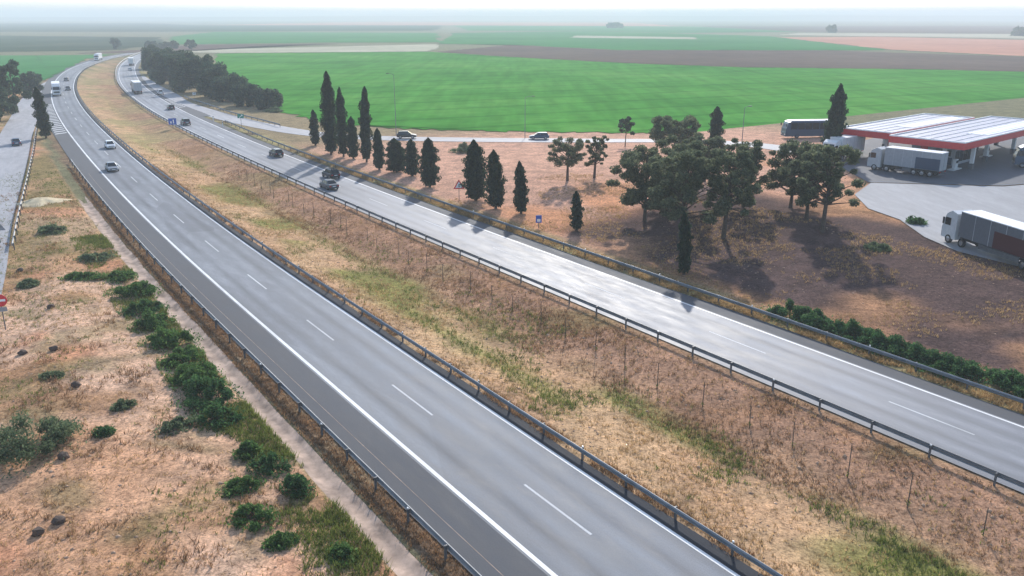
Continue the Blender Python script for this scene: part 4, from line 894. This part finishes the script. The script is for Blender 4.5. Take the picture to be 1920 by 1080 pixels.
# shrubs along the drain and over the left slope
LSH = [(93, 14.0, 2.6, 1.1), (86.5, 14.0, 3.6, 1.8), (80.5, 13.7, 2.9, 1.3), (75.8, 13.5, 3.4, 1.7), (70.5, 13.8, 3.7, 1.8), (66, 13.6, 2.9, 1.4), (61.8, 13.4, 3.6, 1.9), (57.8, 13.3, 3.7, 2.0), (54.0, 13.0, 2.8, 1.4)]
ordn = ['farthest', 'second farthest', 'third farthest', 'fourth farthest', 'middle', 'fourth nearest', 'third nearest', 'second nearest', 'nearest']
for (s, n, w, h), on in zip(LSH, ordn):
    x, y = SN(s, n + float(dev(s, 'L'))); shrub(x, y, w, h, on + ' dark green shrub in the dense row along the channel', 'shrub_dark_leaf' if random.random() < 0.6 else 'shrub_leaf', 0.08, 'dense shrub row along the channel', 1.3, 6)
for x, y, w, h, mt, lb in ((-16.4, 47.2, 1.6, 1.0, 'shrub_leaf', 'small green bush just below the dense shrub row'), (-14.6, 45.4, 1.9, 1.2, 'shrub_dark_leaf', 'bush by the channel below the dense shrub row'), (-12.4, 43.0, 1.9, 1.3, 'shrub_dark_leaf', 'dark bush with black shade beside the channel'),
                           (-13.9, 39.6, 1.8, 1.1, 'shrub_leaf', 'bright green round bush on the near left slope'), (-15.6, 43.0, 1.7, 0.9, 'shrub_leaf', 'flat bright green bush left of the dark bush'), (-11.9, 37.6, 1.5, 0.7, 'shrub_leaf', 'low green bush at bottom below the round bush'), (-8.6, 36.6, 1.3, 0.7, 'shrub_leaf', 'small bush by the channel at bottom edge'),
                           (-30.4, 47.6, 5.6, 2.5, 'shrub_grey_leaf', 'big grey-green bush cut by the left frame edge'), (-26.5, 49.6, 1.1, 0.7, 'shrub_dark_leaf', 'little dark bush right of the big grey-green bush'), (-27.0, 53.6, 1.3, 0.6, 'shrub_grey_leaf', 'faint grey-green bush upslope of the little dark bush'), (-22.2, 50.6, 2.0, 0.7, 'shrub_grey_leaf', 'wide low grey-green bush left of the shrub row'),
                           (-34.5, 58.5, 1.5, 0.4, 'shrub_grey_leaf', 'flat grey weed cushion near the left frame edge'), (-49, 82, 2.0, 0.7, 'shrub_grey_leaf', 'grey-green bush below the back-facing triangle sign'), (-44.5, 84, 2.6, 0.9, 'shrub_leaf', 'green bush on upper left slope, right of the signs'), (-47, 92, 3.0, 1.0, 'shrub_grey_leaf', 'pale bush below the sandy heap'), (-58, 104, 3.2, 1.2, 'shrub_grey_leaf', 'rounded pale bush beside the sandy heap'),
                           (50.8, 104.0, 1.9, 1.5, 'shrub_dark_leaf', 'dark green bush at kerb of the lorry park'), (-9.6, 170.5, 5.0, 2.2, 'shrub_grey_leaf', 'dull green bush on pink ground below the service road'), (-68, 246, 5.0, 1.6, 'shrub_grey_leaf', 'straw coloured bush beyond the slip road'), (41, 92, 2.4, 1.0, 'shrub_grey_leaf', 'low grey bush on brown slope before the lorries')):
    shrub(x, y, w, h, lb, mt, 0.075 if y < 70 else 0.11, 'scattered bushes', 1.0, 5)
HR = [(45.5, 61.9), (43, 61.7), (41, 61.9), (39, 62.0), (37, 61.9), (35.2, 61.8), (33.3, 61.8), (31.3, 61.8), (29.6, 62.0), (26.4, 62.6), (24.4, 62.6), (22.4, 62.8)]
hn = ['first', 'second', 'third', 'fourth', 'fifth', 'sixth', 'seventh', 'eighth', 'ninth', 'tenth', 'eleventh', 'twelfth']
for (s, n), on in zip(HR, hn):
    x, y = SN(s, n); shrub(x, y, 3.3, random.uniform(1.4, 1.8), on + ' bush from the left in the hedge behind right guardrail', 'shrub_dark_leaf', 0.085, 'hedge behind the right guardrail', 1.3, 6)

# planted stakes in the median, dark clods and a sandy heap on the left slope
for k in range(34):
    s = 14 + k * 4.0 + random.uniform(-.4, .4); n = 42.6 + random.uniform(-.5, .5); p = Pt(s, n); z = gz(p.x, p.y); h = random.uniform(1.4, 2.3); mb = MB()
    t = empty('plant_stake', (p.x, p.y, z), random.uniform(0, 6), 'thin upright stake in the row planted along the median', 'stake', 'row of stakes in the median')
    mb.tube([(0, 0, -0.2), (random.uniform(-.05, .05), random.uniform(-.05, .05), h)], [0.034, 0.028], 6).build('rod', 'wood_stake', t)
    pts = blob((0.05, 0, 0.25), (0.16, 0.16, 0.25), 14, 0.1); V, F = quads(pts, 0.06, 1.2); stuff(link('seedling', fastmesh('seedling', V, F), 'green_weed', t))
rock_lab = [((-42.7, 74.2), 'dark clod above the others on the left slope'), ((-39.5, 63.6), 'dark clod nearest the left edge, left of a pair'), ((-37.0, 63.7), 'right hand clod of the pair on left slope'), ((-24.3, 39.5), 'large dark clod at bottom left of the slope'), ((-24.9, 38.5), 'reddish clod just below the large dark one'), ((-27.5, 46.4), 'dark clod right of the big grey-green bush'), ((-52.8, 87.2), 'blackish clod beside the no entry sign at left'), ((-31.8, 56.8), 'dark clod midway down the left slope')]
for (x, y), lb in rock_lab:
    bm = bmesh.new(); bmesh.ops.create_icosphere(bm, subdivisions=2, radius=0.34)
    for v in bm.verts: v.co *= 0.75 + 0.5 * random.random(); v.co.z *= 0.7
    me = bpy.data.meshes.new('clod'); bm.to_mesh(me); bm.free(); o = link('clod', me, 'rock_dark', None, (x, y, gz(x, y) + 0.12)); o.rotation_euler = (0, 0, random.random() * 6); tag(o, lb, 'clod', 'dark clods on the left slope')
def heap():
    V = []; n = 28; rings = 9
    for i in range(rings):
        t = i / (rings - 1)
        for j in range(n):
            a = 2 * math.pi * j / n; r = 1 + 0.18 * math.sin(3 * a + 1) + 0.1 * math.sin(7 * a)
            V.append((3.6 * t * r * math.cos(a), 2.6 * t * r * math.sin(a), 0.75 * (math.cos(t * math.pi) * 0.5 + 0.5) + 0.06 * random.random() - (0.15 if i == rings - 1 else 0)))
    F = [(i * n + j, (i + 1) * n + j, (i + 1) * n + (j + 1) % n, i * n + (j + 1) % n) for i in range(rings - 1) for j in range(n)]
    o = link('sand_heap', fastmesh('sand_heap', V, F, True), 'sand', None, (-69.0, 122.0, gz(-69, 122))); o.rotation_euler = (0, 0, 0.5); tag(o, 'pale sandy heap beside the left service road', 'heap')
heap()

# grass, weeds, stones: too many to count
def tufts(name, s0, s1, n0, n1, count, mat, hgt, mask, blades=5, spread=0.09, label='', cat='grass'):
    s = rng.uniform(s0, s1, count); n = rng.uniform(n0, n1, count)
    side = 'L' if n0 < 29 else 'R'; dv = dev(s, 'L') if n1 < 31 else np.where(n < 39, dev(s, 'L'), dev(s, 'R')); x, y = SN(s, n + dv)
    keep = rng.random(count) < mask(s, n, x, y); x, y = x[keep], y[keep]; z = height(x, y); N = len(x)
    B = np.repeat(np.stack([x, y, z - 0.02], 1), blades, 0); M = len(B); B[:, :2] += rng.normal(0, spread, (M, 2))
    a = rng.uniform(0, 2 * math.pi, M); w = rng.uniform(0.012, 0.03, M) * (1 + hgt); h = rng.uniform(0.5, 1.3, M) * hgt
    dx = np.stack([np.cos(a) * w, np.sin(a) * w, np.zeros(M)], 1); lean = rng.normal(0, 0.4, (M, 2)) * h[:, None]
    tip = B + np.stack([lean[:, 0], lean[:, 1], h], 1)
    V = np.stack([B - dx, B + dx, tip], 1).reshape(-1, 3); o = stuff(link(name, fastmesh(name, V, np.arange(3 * M).reshape(-1, 3)), mat)); tag(o, label, cat); return o
pm = lambda sc, sd, lo, hi: (lambda s, n, x, y: ss(lo, hi, fbm(x, y, sc, sd)))
near = lambda s: np.clip(1.15 - s / 220, 0.15, 1)
tufts('dry_grass', 8, 200, 30.2, 47.6, 30000, 'straw', 0.22, lambda s, n, x, y: near(s) * (0.25 + 0.75 * ss(0.42, 0.6, fbm(x, y, 5, 71))) * (1 - 0.6 * ss(39, 42, n)), label='dry straw coloured grass over the median')
tufts('dry_brown_weeds', 8, 160, 38.5, 47.8, 20000, 'dry_brown', 0.24, lambda s, n, x, y: near(s) * (0.2 + 0.8 * ss(0.45, 0.62, fbm(x, y, 4, 75))), label='dry brown weeds on the far half of median', cat='weeds')
tufts('green_grass', 8, 190, 31.5, 44, 46000, 'green_weed', 0.30, lambda s, n, x, y: near(s) * (0.28 + 0.72 * ss(80, 25, s)) * (np.clip(np.exp(-((n - 38.6 + 5 * (fbm(x, y, 9, 77) - .5)) / 1.0) ** 2) * ss(0.34, 0.52, fbm(x, y, 12, 79)) + 0.7 * np.exp(-((n - 34.6) / 1.2) ** 2) * ss(0.45, 0.6, fbm(x, y, 13, 64)) + 0.6 * ss(0.58, 0.70, fbm(x, y, 5, 81)), 0, 1)), label='green grass patches along the median swale')
tufts('slope_straw', 26, 150, -30, 15.0, 38000, 'straw', 0.20, lambda s, n, x, y: near(s) * (0.15 + 0.6 * ss(0.48, 0.64, fbm(x, y, 5, 83))), label='dry straw scattered on the left slope')
tufts('slope_weeds', 26, 170, -30, 15.2, 30000, 'green_weed', 0.24, lambda s, n, x, y: near(s) * (0.9 * ss(0.55, 0.68, fbm(x, y, 6, 85)) + 0.5 * ss(80, 120, s)), label='low green weeds scattered on the left slope', cat='weeds')
tufts('verge_weeds', 20, 170, 16.9, 18.3, 9000, 'dry_brown', 0.2, lambda s, n, x, y: near(s) * 0.9 + 0 * n, label='brown weeds in verge under the left guardrail', cat='weeds')
tufts('channel_weeds', 22, 120, 11.6, 15.5, 20000, 'green_weed', 0.34, lambda s, n, x, y: near(s) * ss(0.40, 0.58, fbm(x, y, 4, 97)) * (0.3 + 0.7 * ss(11.6, 14, n)), label='loose green weeds between the shrubs along the channel', cat='weeds')
tufts('slope_scrub', 26, 150, -30, 15.0, 16000, 'dry_brown', 0.34, lambda s, n, x, y: near(s) * ss(0.54, 0.66, fbm(x, y, 2.6, 99)), 8, 0.14, label='brown dry scrub mottling the left slope', cat='scrub')
tufts('rail_weeds', 14, 170, 29.9, 31.0, 9000, 'dry_brown', 0.25, lambda s, n, x, y: near(s) * ss(0.4, 0.55, fbm(x, y, 3, 87)), label='brown weeds under the median guardrail', cat='weeds')
tufts('verge_grass', 14, 170, 58.9, 61.4, 22000, 'straw', 0.30, lambda s, n, x, y: near(s) * (0.2 + 0.8 * ss(0.4, 0.58, fbm(x, y, 3, 89))), label='yellow dry grass under the right guardrail')
tufts('hillside_grass', 14, 110, 61.5, 92, 24000, 'straw', 0.24, lambda s, n, x, y: 0.8 * ss(0.48, 0.62, fbm(x, y, 6, 91)), label='dry grass on brown ground under the pines')
def stones():
    N = 9000; s = rng.uniform(26, 115, N); n = rng.uniform(-26, 15, N); x, y = SN(s, n + dev(s, 'L'))
    s2 = rng.uniform(10, 90, 3000); n2 = rng.uniform(61.5, 90, 3000); x2, y2 = SN(s2, n2); s3 = rng.uniform(10, 90, 4000); n3 = rng.uniform(31, 47, 4000); x3, y3 = SN(s3, n3)
    x, y = np.concatenate([x, x2, x3]), np.concatenate([y, y2, y3]); keep = rng.random(len(x)) < 0.15 + 0.85 * ss(0.45, 0.62, fbm(x, y, 5, 95)); x, y = x[keep], y[keep]; z = height(x, y); N = len(x)
    r = rng.gamma(2.0, 0.022, N) + 0.015; d = np.array([(1, 0, 0), (0, 1, 0), (-1, 0, 0), (0, -1, 0), (0, 0, 0.7), (0, 0, -0.5)])
    V = np.stack([x, y, z], 1)[:, None, :] + d[None] * r[:, None, None] * rng.uniform(0.6, 1.4, (N, 6, 1)); f = np.array([(0, 1, 4), (1, 2, 4), (2, 3, 4), (3, 0, 4), (1, 0, 5), (2, 1, 5), (3, 2, 5), (0, 3, 5)])
    F = (np.arange(N)[:, None, None] * 6 + f[None]).reshape(-1, 3); o = stuff(link('loose_stones', fastmesh('loose_stones', V.reshape(-1, 3), F), 'stone')); tag(o, 'small loose stones scattered over bare soil', 'stones')
stones()

# ------------------------------------------------------------------ air
HAZE = 4.2e-4
m = bpy.data.materials.new('haze'); m.use_nodes = True; nt = m.node_tree; nt.nodes.clear()
out = nt.nodes.new('ShaderNodeOutputMaterial'); pv = nt.nodes.new('ShaderNodeVolumePrincipled'); pv.inputs['Color'].default_value = (0.88, 0.96, 1.0, 1); pv.inputs['Density'].default_value = HAZE; pv.inputs['Anisotropy'].default_value = 0.0
nt.links.new(pv.outputs[0], out.inputs['Volume']); MATS['haze'] = m
stuff(MB().box(-17000, 17000, -17000, 17000, -3, 90).build('haze', 'haze'))
